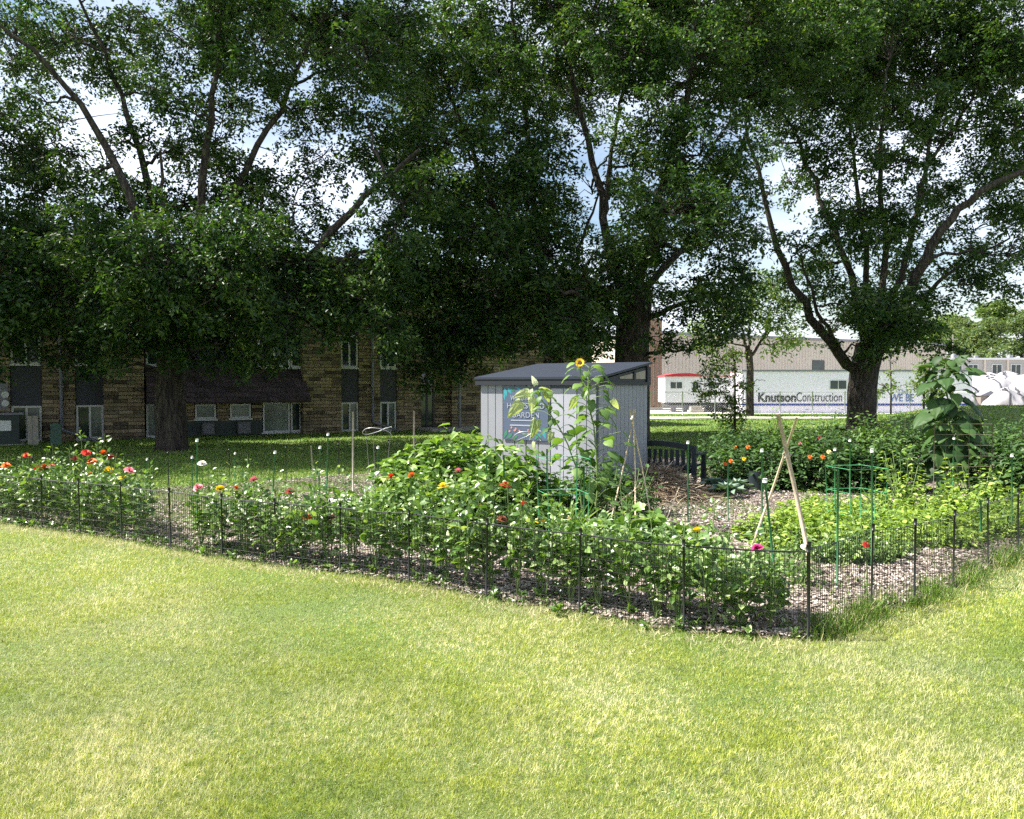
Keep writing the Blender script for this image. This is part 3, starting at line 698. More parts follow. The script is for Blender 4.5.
# facade skin built as pieces between the openings
rec0, rec1 = T(144), T(304)
ent0, ent1 = T(421), T(452)
skin = []
edges = [L0]+[e for c in cols_[:3] for e in c]+[rec0]
for a, b_ in zip(edges[::2], edges[1::2]): skin.append(((a, 0, -.4), (b_, .26, HB-.003)))
edges = [rec1, cols_[3][0], cols_[3][1], cols_[4][0], cols_[4][1], ent0]
for a, b_ in zip(edges[::2], edges[1::2]): skin.append(((a, 0, -.4), (b_, .26, HB-.003)))
skin.append(((ent1, 0, -.4), (L1, .26, HB-.003)))
skin.append(((ent0, 0, 2.5), (ent1, .26, HB-.003)))
for s_ in skin: bpart('stone_facing', [s_], M['stone'])
bpart('stone_pillar', [((T(104, depth=.35), -.38, -.4), (T(144, depth=.35), -.002, HB-.01))], M['stone'])
bpart('stone_pillar', [((T(303, depth=.35), -.38, -.4), (T(341, depth=.35), -.002, HB-.01))], M['stone'])
def window(t0, t1, z0, z1, y, kind=0, parent=apt, fr=.06, mull=True):
    b = MB()
    b.box((t0, y-.05, z0), (t0+fr, y+.05, z1)); b.box((t1-fr, y-.05, z0), (t1, y+.05, z1))
    b.box((t0+fr, y-.05, z1-fr), (t1-fr, y+.05, z1)); b.box((t0-.05, y-.10, z0-.06), (t1+.05, y+.05, z0-.002))
    b.box((t0+fr, y-.05, z0), (t1-fr, y+.05, z0+fr))
    if mull:
        tm = (t0+t1)/2; b.box((tm-.03, y-.045, z0+fr), (tm+.03, y+.045, z1-fr))
    w_ = b.build('window', M['window_frame'], parent)
    if mull:
        p1 = MB().box((t0+fr, y+.01, z0+fr), ((t0+t1)/2-.03, y+.02, z1-fr)).build('pane', M['glass'], w_)
        p2 = MB().box(((t0+t1)/2+.03, y+.01, z0+fr), (t1-fr, y+.02, z1-fr)).build('pane', M['glass_curtain' if kind else 'glass'], w_)
    else:
        MB().box((t0+fr, y+.01, z0+fr), (t1-fr, y+.02, z1-fr)).build('pane', M['glass_curtain' if kind else 'glass'], w_)
    return w_
for i, (a, b_) in enumerate(cols_):
    window(a+.02, b_-.02, .06, 1.13, .1, 1)
    window(a+.02, b_-.02, 2.42, 3.62, .1, 0)
    window(a+.02, b_-.02, 4.75, 5.75, .1, 0)
    for z0, z1 in ((1.14, 2.35), (3.63, 4.68), (5.76, HB-.01)): bpart('dark_panel', [((a+.005, .06, z0), (b_-.005, .24, z1))], M['dark_panel'])
    bpart('window_well', [((a+.005, .16, -.4), (b_-.005, .24, .0))], M['soffit'])
# recessed middle bay
bpart('dark_panel', [((rec0+.005, .05, 2.2), (T(185), .24, HB-.01)), ((T(186), .05, 2.2), (T(256), .24, HB-.01)), ((T(256.5), .05, 3.55), (rec1-.3, .24, HB-.01))], M['dark_panel'])
window(T(146), T(186), 2.40, 3.75, .0, 0)
window(T(258), T(290), 2.40, 3.50, .0, 1); window(T(290.5), T(303)-.02, 2.40, 3.55, .0, 0, mull=False)
b = MB(); rf0, rf1 = rec0-.0, T(311, depth=.9)
prof = [(.0, 2.34), (-.95, 1.25), (-.95, 1.17), (.0, 1.2)]
v0 = [(rec0+.02, p[0]-.003, p[1]) for p in prof]; v1 = [(T(303)+.0 if i in (0, 3) else T(303)+.0, p[0]-.003, p[1]) for i, p in enumerate(prof)]
b.add(v0+v1, [(0, 1, 5, 4), (1, 2, 6, 5), (2, 3, 7, 6), (3, 0, 4, 7)]); b.add(v0+v1, [(3, 2, 1, 0), (4, 5, 6, 7)])
b.build('shingle_awning', M['shingle'], apt)
for s_ in [((T(161), .02, .55), (T(194), .245, 1.2)), ((T(217), .02, .55), (T(229), .245, 1.2)), ((T(252), .02, .55), (T(262), .245, 1.2))]: bpart('lower_wall', [s_], M['stone'])
bpart('foundation', [((T(166), .01, -.4), (T(194)-.002, .24, .548)), ((T(194), .01, -.4), (T(262), .24, .548))], M['util_dark'])
window(T(146), T(160), .05, 1.15, .1, 1, mull=False); window(T(195), T(216), .62, 1.12, .1, 1, mull=False); window(T(230), T(251), .62, 1.12, .1, 1, mull=False)
window(T(263), T(290), .1, 1.15, .1, 1, mull=False); window(T(291), T(303)-.05, .1, 1.15, .1, 0, mull=False)
for p0, p1 in ((201, 213), (236, 249)):
    b = MB().box((T(p0), -.22, .1), (T(p1), .008, .5)); a_ = b.build('air_conditioner', M['ac_metal'], apt)
    b = MB()
    for i in range(5): b.box((T(p0)+.04, -.235, .15+i*.065), (T(p1)-.04, -.222, .175+i*.065))
    b.box(((T(p0)+T(p1))/2-.012, -.245, .12), ((T(p0)+T(p1))/2+.012, -.236, .48))
    b.build('grille', M['pipe_grey'], a_)
def pipe(t, ext=None):
    b = MB(); b.tube([(t, -.07, .42), (t, -.07, HB-.3)], .055, 8); b.tube([(t, -.07, .42), (t+.05, -.12, .36), (t+.95, -.55, -.0)], .05, 8)
    for z in (1.7, 3.6, 5.4): b.box((t-.075, -.13, z), (t+.075, .0, z+.05))
    return b.build('downspout', M['pipe_grey'], apt)
pipe(T(61)); pipe(T(372))
# entrance
bpart('entrance_recess', [((ent0, .255, -.2), (ent1, 2.2, 2.499))], M['soffit']) if False else None
fr = MB(); a, b_ = ent0, T(437)
fr.box((a+.03, .2, .1), (a+.10, .249, 2.3)); fr.box((b_-.1, .2, .1), (b_-.03, .249, 2.3)); fr.box((a+.1, .2, 2.23), (b_-.1, .249, 2.3)); fr.box(((a+b_)/2-.04, .2, .1), ((a+b_)/2+.04, .249, 2.23))
dr = fr.build('entrance_door', M['dark_panel'], apt)
MB().box((a+.1, .225, .15), ((a+b_)/2-.04, .235, 2.23)).build('pane', M['glass'], dr); MB().box(((a+b_)/2+.04, .225, .15), (b_-.1, .235, 2.23)).build('pane', M['glass'], dr)
bpart('entrance_canopy', [((ent0-.1, -1.1, 2.25), (T(452)+.1, -.002, 2.42))], M['soffit'])
bpart('column', [((T(449)-.05, -1.0, .1), (T(449)+.03, -.9, 2.25))], M['pipe_grey'])
bpart('entrance_step', [((ent0-.2, -1.5, -.3), (T(500), -.002, .12))], M['concrete'])
b = MB(); b.box((L0-.1, -.12, HB), (L1+.1, 9.1, HB+.22)); b.build('roof_edge', M['dark_panel'], apt)
M['roof_shingle_dark'] = M['shingle']
b = MB(); b.box((L0-.05, -.06, HB+.221), (L1+.05, 9, HB+.26)); b.build('roof', M['gravel'], apt)

# utility things beside the building
def at_building(px, depth): 
    t = tpx(px, depth=depth); p = B0+np.array([ux, uy])*t+np.array([uy, -ux])*depth; return np.array([p[0], p[1], gz(*p)])
p = at_building(8, 1.2); tr_ = empty('electric_transformer', p, BA); tag(tr_, 'large dark green electric transformer box with flat lid at the far left', 'transformer')
b = MB(); b.box((-1.1, 0, -.1), (.26, .9, .88)); b.build('cabinet', M['util_dark'], tr_)
MB().box((-1.15, -.05, .882), (.38, .95, .94)).build('lid', M['pipe_grey'], tr_); MB().box((-.22, -.012, .42), (.06, -.002, .72)).build('warning_plate', M['white_plastic'], tr_)
MB().box((-1.3, -.2, -.2), (.4, 1.1, .03)).build('concrete_base', M['concrete'], tr_)
b = MB(); mt = b
for z in (1.22, 1.48): b.tube([(T(5), -.02, z), (T(5), -.12, z)], .10, 12)
me_ = b.build('meter', M['window_frame'], apt)
bpart('meter_box', [((T(-2), -.02-.0, 1.05), (T(10)-.05, -.001, 1.85))], M['pipe_grey'])
p = at_building(32, 1.6); o = MB().box((-.13, -.06, -.1), (-.02, .06, .85)).box((-.015, -.05, -.1), (.14, .07, .86)).build('utility_post', M['grey_wood'], None, p); tag(o, 'short pale grey post standing in front of the leftmost ground floor window', 'post')
o.rotation_euler[2] = BA
p = at_building(55, 1.7); o = empty('utility_pedestal', p, BA); tag(o, 'small green utility pedestal with a rounded lid below the downspout', 'pedestal')
MB().prism([(-.15, 0), (.15, 0), (.13, .56), (-.13, .56)], -.13, .13).build('body', M['util_green'], o)
MB().prism([(-.15, .562), (.15, .562), (.13, .62), (.06, .65), (-.06, .65), (-.13, .62)], -.15, .15).build('lid', M['util_green'], o)

# ---------------------------------------------------------------- far buildings
def ribmat(name, c, c2, scale):
    m, nt, b = new_mat(name); tc = N(nt, 'ShaderNodeTexCoord')
    f = noise(nt, .4, 5, tc.outputs['Object']); nt.links.new(ramp(nt, f, [(.3, c), (.7, c2)]), b.inputs['Base Color']); b.inputs['Roughness'].default_value = .5; return m
M['beige_metal'] = ribmat('beige_metal', (.50, .44, .37), (.56, .50, .43), 1)
M['brown_metal'] = ribmat('brown_metal', (.22, .14, .10), (.27, .18, .13), 1)
M['cream_metal'] = ribmat('cream_metal', (.50, .44, .37), (.56, .50, .43), 1)
def ribbed(mb, L, z0, z1, pitch, depth, y=0):
    n = int(L/pitch); xs_ = []
    for i in range(n):
        x = i*pitch; xs_ += [(x, 0), (x+pitch*.55, 0), (x+pitch*.65, -depth), (x+pitch*.9, -depth)]
    xs_.append((n*pitch, 0)); k = len(xs_)
    v = [(x, y+d, z0) for x, d in xs_]+[(x, y+d, z1) for x, d in xs_]
    mb.add(v, [(i, i+1, k+i+1, k+i) for i in range(k-1)])
w0 = np.array([(655-512)/820*73, 73.]); wh = empty('warehouse', (w0[0], w0[1], gz(*w0)), BA); tag(wh, 'long beige metal sided warehouse behind the white trailers', 'building')
Lw = 43.6; b = MB(); ribbed(b, Lw, -.5, 6.6, .42, .05); b.box((0, .01, -.5), (Lw, 18, 6.58)); b.build('wall', M['beige_metal'], wh)
MB().box((-.1, -.15, 6.602), (Lw+.1, 18.1, 6.85)).build('roof', M['pipe_grey'], wh)
MB().box((20.6, -.08, 3.3), (22.4, -.055, 4.6)).build('window', M['glass'], wh)
w1 = np.array([(641-512)/820*67, 67.]); w2 = empty('striped_building', (w1[0], w1[1], gz(*w1)), R(6)); tag(w2, 'tall building with brown and cream vertical striped siding beside the warehouse', 'building')
b = MB(); b.box((0, .06, -.5), (1.75, 3, 7.5)); b.build('wall', M['cream_metal'], w2)
for i in range(5): MB().box((.05+i*.36, -.06, .25), (.12+i*.36+.15, .055, 7.4)).build('brown_rib', M['brown_metal'], w2)
MB().box((-.05, -.1, -.5), (1.8, .05, .24)).build('concrete_base', M['concrete'], w2)
# flat roofed building far right
f0 = np.array([(925-512)/820*128, 128.]); fb_ = empty('flat_roofed_building', (f0[0], f0[1], gz(*f0)), 0); tag(fb_, 'grey two storey flat roofed building with paired windows behind the white tarps', 'building')
M['pale_panel'] = plain('pale_panel', (.34, .335, .33), .7, .08, .5); M['maroon'] = plain('maroon_panel', (.14, .095, .11), .6, .1, 1)
MB().box((-8, .3, -.5), (34, 14, 6.0)).build('wall', M['pale_panel'], fb_)
MB().box((-8.2, .0, 6.002), (34.2, 14.2, 6.3)).build('roof', M['white_paint'], fb_)
for i, pxx in enumerate((939, 957, 973, 997, 1016, 1040)):
    x0 = (pxx-925)/820*128-.65
    for z0, z1 in ((3.7, 5.2), (.4, 2.4)):
        f_ = MB().box((x0-.1, .2, z0-.1), (x0+1.5, .299, z1+.1)).build('window', M['window_frame'], fb_)
        b = MB(); b.box((x0, .18, z0), (x0+.64, .199, z1)); b.box((x0+.74, .18, z0), (x0+1.4, .199, z1)); b.build('pane', M['glass'], f_)
    MB().box((x0-.1, .2, 2.51), (x0+1.5, .299, 3.59)).build('maroon_panel', M['maroon'], fb_)
for pxx in (984, 1007, 1028):
    x0 = (pxx-925)/820*128; MB().box((x0, .05, -.3), (x0+.25, .299, 5.99)).build('pilaster', M['cream_metal'], fb_)
for x0, s, nm in ((6.5, .8, 'roof_vent'), (10, .5, 'roof_vent'), (15.5, .6, 'roof_vent')):
    MB().box((x0, 4, 6.302), (x0+s, 4+s, 6.302+s)).build(nm, M['pipe_grey'], fb_)
# utility poles
for pxx, lab in ((971, 'thin utility pole rising over the flat roof, left of two'), (1001, 'thin utility pole with cross arm over the flat roof, right of two')):
    D = 138; x0 = (pxx-512)/820*D; o = empty('utility_pole', (x0, D+6, 0)); tag(o, lab, 'utility pole', 'utility poles behind the flat roof')
    MB().tube([(0, 0, -.5), (0, 0, 10.6)], .13, 8).build('pole', M['grey_wood'], o); MB().box((-.9, -.06, 9.7), (.9, .06, 9.85)).build('cross_arm', M['grey_wood'], o)
b = MB(); xs_ = np.linspace(40, 120, 60)
b.tube(np.stack([xs_, np.full(60, 143.8), 9.6-.6*np.sin((xs_-40)/80*math.pi*3)**2], -1), .035, 4); o = b.build('power_line', M['dark_plastic']); tag(o, 'thin power line crossing before the far trees', 'wire')

# white tarps
M['tarp'] = plain('white_tarp', (.27, .262, .275), .7, .12, .8, bmp=.9)
def mound(name, label, cx, D, wd, ht, seed, mat, cat='tarp pile', group='white tarped piles', dp=3.2):
    g = np.random.default_rng(seed); n = 44; m = 20; V = []; ph = g.uniform(0, 6, 8)
    for j in range(m+1):
        tz = j/m; r = (1-tz**2.4)**.6
        for i in range(n):
            a = 2*math.pi*i/n
            w_ = 1+.09*math.sin(3*a+ph[4]+tz*3)+.07*math.sin(5*a+ph[0]-tz*5)+.06*math.sin(9*a+ph[1]+tz*7)+.04*math.sin(17*a+ph[2]+tz*9)
            V.append((wd*r*w_*math.cos(a), dp*r*w_*math.sin(a), ht*tz*(1+.05*math.sin(3*a+ph[3]))))
    F = [(j*n+i, j*n+(i+1) % n, (j+1)*n+(i+1) % n, (j+1)*n+i) for j in range(m) for i in range(n)]
    b = MB(); b.add(V, F, 0, True); x0 = (cx-512)/820*D
    o = b.build(name, mat, None, (x0, D, gz(x0, D)-.05)); tag(o, label, cat, group)
    for k_, q in enumerate(g.uniform(-.6, .7, 2)):
        A = [v_ for v_ in V if abs(v_[0]-q*wd*(1-.25*v_[2]/ht)) < wd*.085 and v_[1] < 0]; A.sort(key=lambda s_: s_[2])
        if len(A) > 5:
            A = np.array(A)[::2]; A = A+np.array([0, -.05, .03]); MB().tube(A, .055, 5).build('strap', M['dark_panel'], o)
    return o
D = 72
mound('tarped_pile', 'rounded white tarped pile just right of the giant leaved plant', 968, 74, 1.6, 3.0, 1, M['tarp'])
mound('tarped_pile', 'widest white tarped pile with a peaked middle, below the paired windows', 989, 71, 2.6, 3.1, 2, M['tarp'])
mound('tarped_pile', 'white tarped pile behind the dark strap between two others', 1005, 76, 1.9, 3.3, 3, M['tarp'])
mound('tarped_pile', 'tallest white tarped pile running out of the right edge', 1024, 69, 2.4, 2.9, 4, M['tarp'])
mound('tarped_pile', 'low white tarped pile hidden behind the giant plant leaves', 948, 70, 3.0, 2.3, 5, M['tarp'])
mound('tarped_pile', 'small white tarped pile in front of the others, next to the brown box', 1008, 66, 1.7, 1.9, 6, M['tarp'], dp=1.5)
x0 = (990-512)/820*67; o = empty('storage_box', (x0, 67, gz(x0, 67))); tag(o, 'small brown storage box with a peaked lid among the white tarps', 'box')
MB().box((-.75, 0, -.1), (.75, 1.2, 1.2)).build('body', plain('brown_board', (.22, .19, .17), .8, .1, 2), o); MB().prism([(-.85, 1.202), (.85, 1.202), (0, 1.6)], -.1, 1.3).build('lid', M['pipe_grey'], o)
MB().box((.02, -.08, 0), (.14, -.002, 1.2)).build('white_post', M['white_paint'], o)

# ---------------------------------------------------------------- trailers
M['trailer_side'] = ribmat('trailer_side', (.82, .77, .90), (.86, .81, .93), 1)
M['blue'] = plain('blue_stripe', (.02, .04, .25), .5, .1, 1); M['red'] = plain('red_trim', (.45, .02, .04), .5, .1, 1)
M['black_text'] = plain('black_paint', (.015, .015, .02), .5, .1, 3); M['blue_text'] = plain('blue_paint', (.08, .14, .36), .5, .1, 3)
M['tyre'] = plain('tyre', (.02, .02, .02), .8, .1, 5)
def text(s, size, mat, parent, loc, name='lettering', align='LEFT', rz=0, ex=.004, sx=1, bold=0.0):
    c = bpy.data.curves.new(name, 'FONT'); c.body = s; c.size = size; c.extrude = ex; c.align_x = align; c.offset = bold
    c.materials.append(mat); tmp = bpy.data.objects.new('tmp', c); col.objects.link(tmp); bpy.context.view_layer.update()
    me = bpy.data.meshes.new_from_object(tmp.evaluated_get(bpy.context.evaluated_depsgraph_get())); bpy.data.objects.remove(tmp)
    o = bpy.data.objects.new(name, me); col.objects.link(o); o.parent = parent
    o.location = loc; o.rotation_euler = (math.pi/2, 0, rz); o.scale = (sx, 1, 1); return o
DT = 60
def xt(px, D=DT): return (px-512)/820*D
tz = gz(20, 60)
t2 = empty('office_trailer', (xt(742), DT, tz)); tag(t2, 'long white trailer with black company lettering and a thin blue stripe', 'trailer')
LT = xt(972)-xt(742)
def zt(py, D=DT): return H+(385-py)/820*D-tz
b = MB(); ribbed(b, LT, .62, zt(371.5), .3, .02); b.box((0, .01, .62), (LT, 3.2, zt(371.5)-.003)); b.build('body', M['trailer_side'], t2)
MB().box((-.05, -.08, zt(371.5)+.001), (LT+.05, 3.3, zt(369.8))).build('roof', M['pipe_grey'], t2)
b = MB(); ribbed(b, LT, -.1, .60, .25, .04, .03); b.box((0.02, .05, -.1), (LT-.02, 3.1, .59)); b.build('skirting', M['trailer_side'], t2)
MB().box((0, -.035, zt(405.6)), (LT, -.022, zt(403.6))).build('blue_stripe', M['blue'], t2)
def twin(parent, x0, x1, z0, z1, y=-.03):
    f_ = MB().box((x0, y, z0), (x1, y+.03, z1)).build('window', M['white_paint'], parent)
    xm = (x0+x1)/2; MB().box((x0+.05, y-.012, z0+.05), (xm-.03, y-.002, z1-.05)).box((xm+.03, y-.012, z0+.05), (x1-.05, y-.002, z1-.05)).build('pane', M['glass'], f_)
lx = lambda px: xt(px)-xt(742)
twin(t2, lx(829.5), lx(846.5), zt(389.5), zt(380)); 
tx = text('Knutson', 1.0, M['black_text'], t2, (lx(757.5), -.03, zt(401.5)), bold=.032)
tx2 = text('Construction', 1.0, M['black_text'], t2, (lx(796), -.03, zt(401.5)))
bpy.context.view_layer.update()
for o_, w_, h_ in ((tx, xt(795.5)-xt(757.5), (zt(392.2)-zt(401.5))), (tx2, xt(842)-xt(796.5), (zt(392.2)-zt(401.5)))):
    d_ = o_.dimensions; o_.scale = (w_/d_[0], h_/max(d_[1], .01), 1)
tx = text('WE BE', .75, M['blue_text'], t2, (lx(890), -.03, zt(401.3)), bold=.012); text('The', .5, M['blue_text'], t2, (lx(897), -.03, zt(394)))
bpy.context.view_layer.update(); d_ = tx.dimensions; tx.scale = ((xt(914)-xt(890))/d_[0], .55/d_[1], 1)
D1 = 62; t1 = empty('small_office_trailer', (xt(665, D1), D1, tz)); tag(t1, 'white office trailer with a red arched roof edge and open wheel space below', 'trailer')
L1_ = xt(752, D1)-xt(665, D1); zz = lambda py: zt(py, D1)
b = MB(); ribbed(b, L1_, .75, zz(376.5), .4, .015); b.box((0, .01, .75), (L1_, 2.9, zz(376.5)-.003)); b.build('body', M['white_paint'], t1)
n = 20; top = [(L1_*i/n, zz(376.4)+.16*max(0, math.sin(math.pi*min(1, i/n/.45)))*(1 if i/n < .45 else 0)) for i in range(n+1)]
b = MB(); b.prism([(L1_+.1, zz(376.4)), (-.1, zz(376.4))]+[(p[0], p[1]+(.09 if p[0] < L1_*.45 else .03)) for p in top], -.1, 2.95); b.build('roof', M['red'], t1)
l1 = lambda px: xt(px, D1)-xt(665, D1)
twin(t1, l1(669.8), l1(682.5), zz(389), zz(381.5)); twin(t1, l1(692), l1(699), zz(389), zz(381.5), -.028); twin(t1, l1(708), l1(716), zz(389), zz(381.5), -.028)
MB().box((l1(670), .3, .55), (L1_, 2.6, .748)).build('chassis', M['dark_panel'], t1)
for pxx in (672, 685, 706, 722): MB().box((l1(pxx), .25, -.1), (l1(pxx)+.35, .6, .548)).build('support_block', M['pipe_grey'], t1)
for pxx in (712, 720): MB().tube([(l1(pxx), .1, .3), (l1(pxx), .4, .3)], .36, 16).build('wheel', M['tyre'], t1)
MB().box((l1(687), -1.2, -.1), (l1(700), .0, .2)).box((l1(689), -.8, .2), (l1(700), .0, .45)).build('step', M['grey_wood'], t1)

# chain link fence before the trailers
DF = 53; cf_ = empty('chain_link_fence', (xt(650, DF), DF, gz(xt(760, DF), DF))); tag(cf_, 'silver chain link fence running in front of the white trailers', 'fence')
M['galv'] = plain('galvanised', (.38, .39, .40), .4, .1, 4, metal=.4)
Lf = xt(975, DF)-xt(650, DF); npost = 11
for i in range(npost): MB().tube([(Lf*i/(npost-1), 0, -.2), (Lf*i/(npost-1), 0, 1.55)], .035, 8).build('post', M['galv'], cf_)
MB().tube([(0, 0, 1.5), (Lf, 0, 1.5)], .018, 5).build('rail', M['galv'], cf_)
b = MB(); s = .16
for i in range(int(-1.5/s), int(Lf/s)):
    for sg in (1, -1):
        x0_, x1_ = i*s, i*s+1.45*1
        if sg < 0: x0_, x1_ = x1_, x0_
        z0_, z1_ = .03, 1.48
        if min(x0_, x1_) < 0 or max(x0_, x1_) > Lf: continue
        b.tube([(x0_, .03*sg, z0_), (x1_, .03*sg, z1_)], .004, 3, cap=False)
b.build('wire_mesh', M['galv'], cf_)

# ---------------------------------------------------------------- shed
M['shed_wall'] = plain('shed_grey', (.235, .245, .27), .6, .06, 2); M['shed_groove'] = plain('shed_groove', (.08, .09, .115), .7, .05, 2)
M['shed_roof'] = plain('shed_roof', (.010, .016, .030), .6, .1, 1.2); M['shed_trim'] = plain('shed_trim', (.008, .011, .018), .6, .1, 2)
M['shed_sun_patch'] = plain('shed_door_sun_patch', (.33, .34, .38), .5, .05, 2)  # lighter than the wall: patch of sunlight put into the door colour
fr_ = np.array([1.25, 12.0]); LS, WS = 2.03, 1.9
sx_, sy_ = .86, -.51
SA = math.atan2(sy_, sx_)
org = fr_-np.array([sx_, sy_])*LS
shed = empty('garden_shed', (org[0], org[1], gz(*org)), SA); tag(shed, 'grey plastic garden shed with a dark lean-to roof beyond the squash leaves', 'shed')
EZ = 1.74
WS2 = 1.95
def corr(mb, x0, x1, z0, z1, y, sgn, pitch, axis=0, gap=.012):
    n = max(1, round((x1-x0)/pitch)); w_ = (x1-x0)/n
    for i in range(n):
        a = x0+i*w_+gap/2; b_ = x0+(i+1)*w_-gap/2
        if axis == 0: mb.box((a, min(y, y+sgn*.018), z0), (b_, max(y, y+sgn*.018), z1))
        else: mb.box((min(y, y+sgn*.018), a, z0), (max(y, y+sgn*.018), b_, z1))
b = MB(); b.box((0, 0, -.05), (LS, WS2, EZ)); b.build('wall', M['shed_groove'], shed)
def tS(px):
    k = (px-512)/820*CT; o = org; return (k*o[1]-o[0])/(sx_-k*sy_)
b = MB(); corr(b, .01, tS(503.5), .0, EZ, -.001, -1, .15); b.build('front_cladding', M['shed_wall'], shed)
b = MB(); corr(b, tS(503.6), tS(551), .0, EZ, -.001, -1, .19); b.build('front_cladding', M['shed_wall'], shed)
b = MB(); corr(b, tS(577.5), LS-.01, .0, EZ, -.001, -1, .15); b.build('front_cladding', M['shed_wall'], shed)
b = MB(); corr(b, tS(551.2), tS(577.3), .03, EZ-.05, -.001, -1, .2); dr = b.build('door', M['shed_sun_patch'], shed)  # door strip carries the painted sun patch
MB().box((tS(553.5), -.05, .85), (tS(553.5)+.025, -.02, .97)).build('handle', M['pipe_grey'], dr)
b = MB(); corr(b, .02, WS2-.02, .0, EZ, LS+.001, 1, .165, 1); b.build('side_cladding', M['shed_wall'], shed)
# trim and roof
z_low, z_hi = EZ+.10, EZ+.345
b = MB(); b.box((-.06, -.07, EZ+.001), (LS+.06, .0, z_low)); b.box((LS, .001, EZ+.001), (LS+.055, WS2+.05, EZ+.05)); b.box((LS, WS2-.1, EZ+.051), (LS+.054, WS2+.05, z_hi-.04)); b.build('fascia', M['shed_trim'], shed)
b = MB(); b.prism([(.0, EZ+.05), (WS2, EZ+.05), (WS2, z_hi-.03), (.0, z_low-.03)], LS-.05, LS+.025, axis=0); gb = b.build('gable_panel', M['shed_trim'], shed)
b = MB(); b.prism([(WS2*.38, EZ+.10), (WS2*.93, EZ+.10), (WS2*.93, z_hi-.10), (WS2*.38, z_low+.03)], LS+.027, LS+.035, axis=0); wn_ = b.build('gable_window', plain('smoked_pane', (.10, .10, .10), .2, .4, 6), gb)
b = MB(); b.prism([(WS2*.66, EZ+.09), (WS2*.70, EZ+.09), (WS2*.70, z_hi-.12), (WS2*.66, z_hi-.13)], LS+.036, LS+.05, axis=0); b.build('mullion', M['shed_trim'], gb)
b = MB(); sl_ = (z_hi-z_low)/WS2
v = [(-.07, -.08, z_low-.08*sl_), (LS+.07, -.08, z_low-.08*sl_), (LS+.07, WS2+.08, z_hi+.08*sl_), (-.07, WS2+.08, z_hi+.08*sl_)]
v2 = [(x, y, z+.035) for x, y, z in v]
b.add(v+v2, [(0, 3, 2, 1), (4, 5, 6, 7), (0, 1, 5, 4), (1, 2, 6, 5), (2, 3, 7, 6), (3, 0, 4, 7)])
for i in range(0):
    x = LS*(i+.5)/3; b.add([(x-.02, -.121, z_low-.12*sl_+.036), (x+.02, -.121, z_low-.12*sl_+.036), (x+.02, WS2+.1, z_hi+.1*sl_+.036), (x-.02, WS2+.1, z_hi+.1*sl_+.036)]+[(x-.015, -.12, z_low-.12*sl_+.048), (x+.015, -.12, z_low-.12*sl_+.048), (x+.015, WS2+.1, z_hi+.1*sl_+.048), (x-.015, WS2+.1, z_hi+.1*sl_+.048)], [(4, 5, 6, 7), (0, 1, 5, 4), (1, 2, 6, 5), (3, 0, 4, 7)])
b.build('roof', M['shed_roof'], shed)
# sign
M['sign_blue'] = plain('sign_blue', (.07, .095, .15), .5, .08, 3); M['sign_white'] = plain('sign_white', (.30, .33, .39), .5, .05, 3)
M['teal'] = plain('sign_teal', (.03, .24, .27), .5, .15, 3); M['sign_green'] = plain('sign_green', (.04, .17, .10), .5, .15, 3); M['sign_peach'] = plain('sign_peach', (.42, .22, .17), .5, .15, 3)
s0, s1 = tS(504.5), tS(549.5); sw = s1-s0; dsg = float(org[1]+sy_*(s0+s1)/2); sz1 = H+(385-386.5)/820*dsg-gz(*org); sz0 = H+(385-440)/820*dsg-gz(*org); sh = sz1-sz0
smx = (org+np.array([sx_, sy_])*s0+np.array([sy_, -sx_])*.03)
sg = empty('welcome_sign', (smx[0], smx[1], gz(*org)+sz0), SA); tag(sg, 'blue welcome sign with leaves and pale lettering mounted on the shed front', 'sign')
MB().box((0, -.012, 0), (sw, .0, sh)).build('board', M['sign_blue'], sg)
def fit(o, w_, h_):
    bpy.context.view_layer.update(); d_ = o.dimensions; o.scale = (w_/d_[0], h_/d_[1], 1)
for s_, u0, u1, v0, v1 in (('Welcome', .17, .60, .74, .83), ('HOMESTEAD', .09, .91, .59, .69), ('GARDEN', .19, .80, .42, .52)):
    t_ = text(s_, .1, M['sign_white'], sg, (u0*sw, -.016, v0*sh), ex=.002); fit(t_, (u1-u0)*sw, (v1-v0)*sh)
MB().box((.18*sw, -.016, .355*sh), (.8*sw, -.0125, .375*sh)).box((.16*sw, -.016, .26*sh), (.82*sw, -.0125, .285*sh)).build('white_line', M['sign_white'], sg)
def spray(items, mat, name, yy):
    b = MB()
    for cx, cz, L, wd, a in items:
        d = np.array([math.cos(a), 0, math.sin(a)]); n_ = np.array([-math.sin(a), 0, math.cos(a)]); c = np.array([cx*sw, yy, cz*sh])
        b.add([c, c+d*L*.5+n_*wd, c+d*L, c+d*L*.5-n_*wd], [(0, 3, 2, 1)])
    return b.build(name, mat, sg)
spray([(.03, .99, .16, .03, -1.3), (.10, .99, .13, .028, -1.0), (.02, .9, .14, .02, -1.45), (.3, .985, .1, .02, -.5), (.95, .02, .17, .03, 1.9), (.85, .02, .14, .03, 2.2)], M['teal'], 'painted_leaf', -.0135)
spray([(.17, .985, .1, .022, -.8), (.22, .985, .08, .02, -1.2), (.02, .01, .17, .03, 1.2), (.08, .01, .15, .03, .7), (.20, .02, .12, .03, .4), (.98, .15, .12, .03, 2.4), (.72, .01, .12, .03, 1.1)], M['sign_green'], 'painted_leaf', -.0145)
spray([(.12, .15, .05, .02, .3), (.18, .2, .05, .018, 1.2), (.23, .17, .06, .02, .2), (.30, .18, .05, .02, 2), (.35, .16, .04, .02, .5), (.55, .17, .04, .016, 1), (.58, .1, .04, .016, 2), (.6, .06, .04, .016, .4), (.62, .14, .03, .014, .4)], M['sign_peach'], 'painted_flower', -.0150)

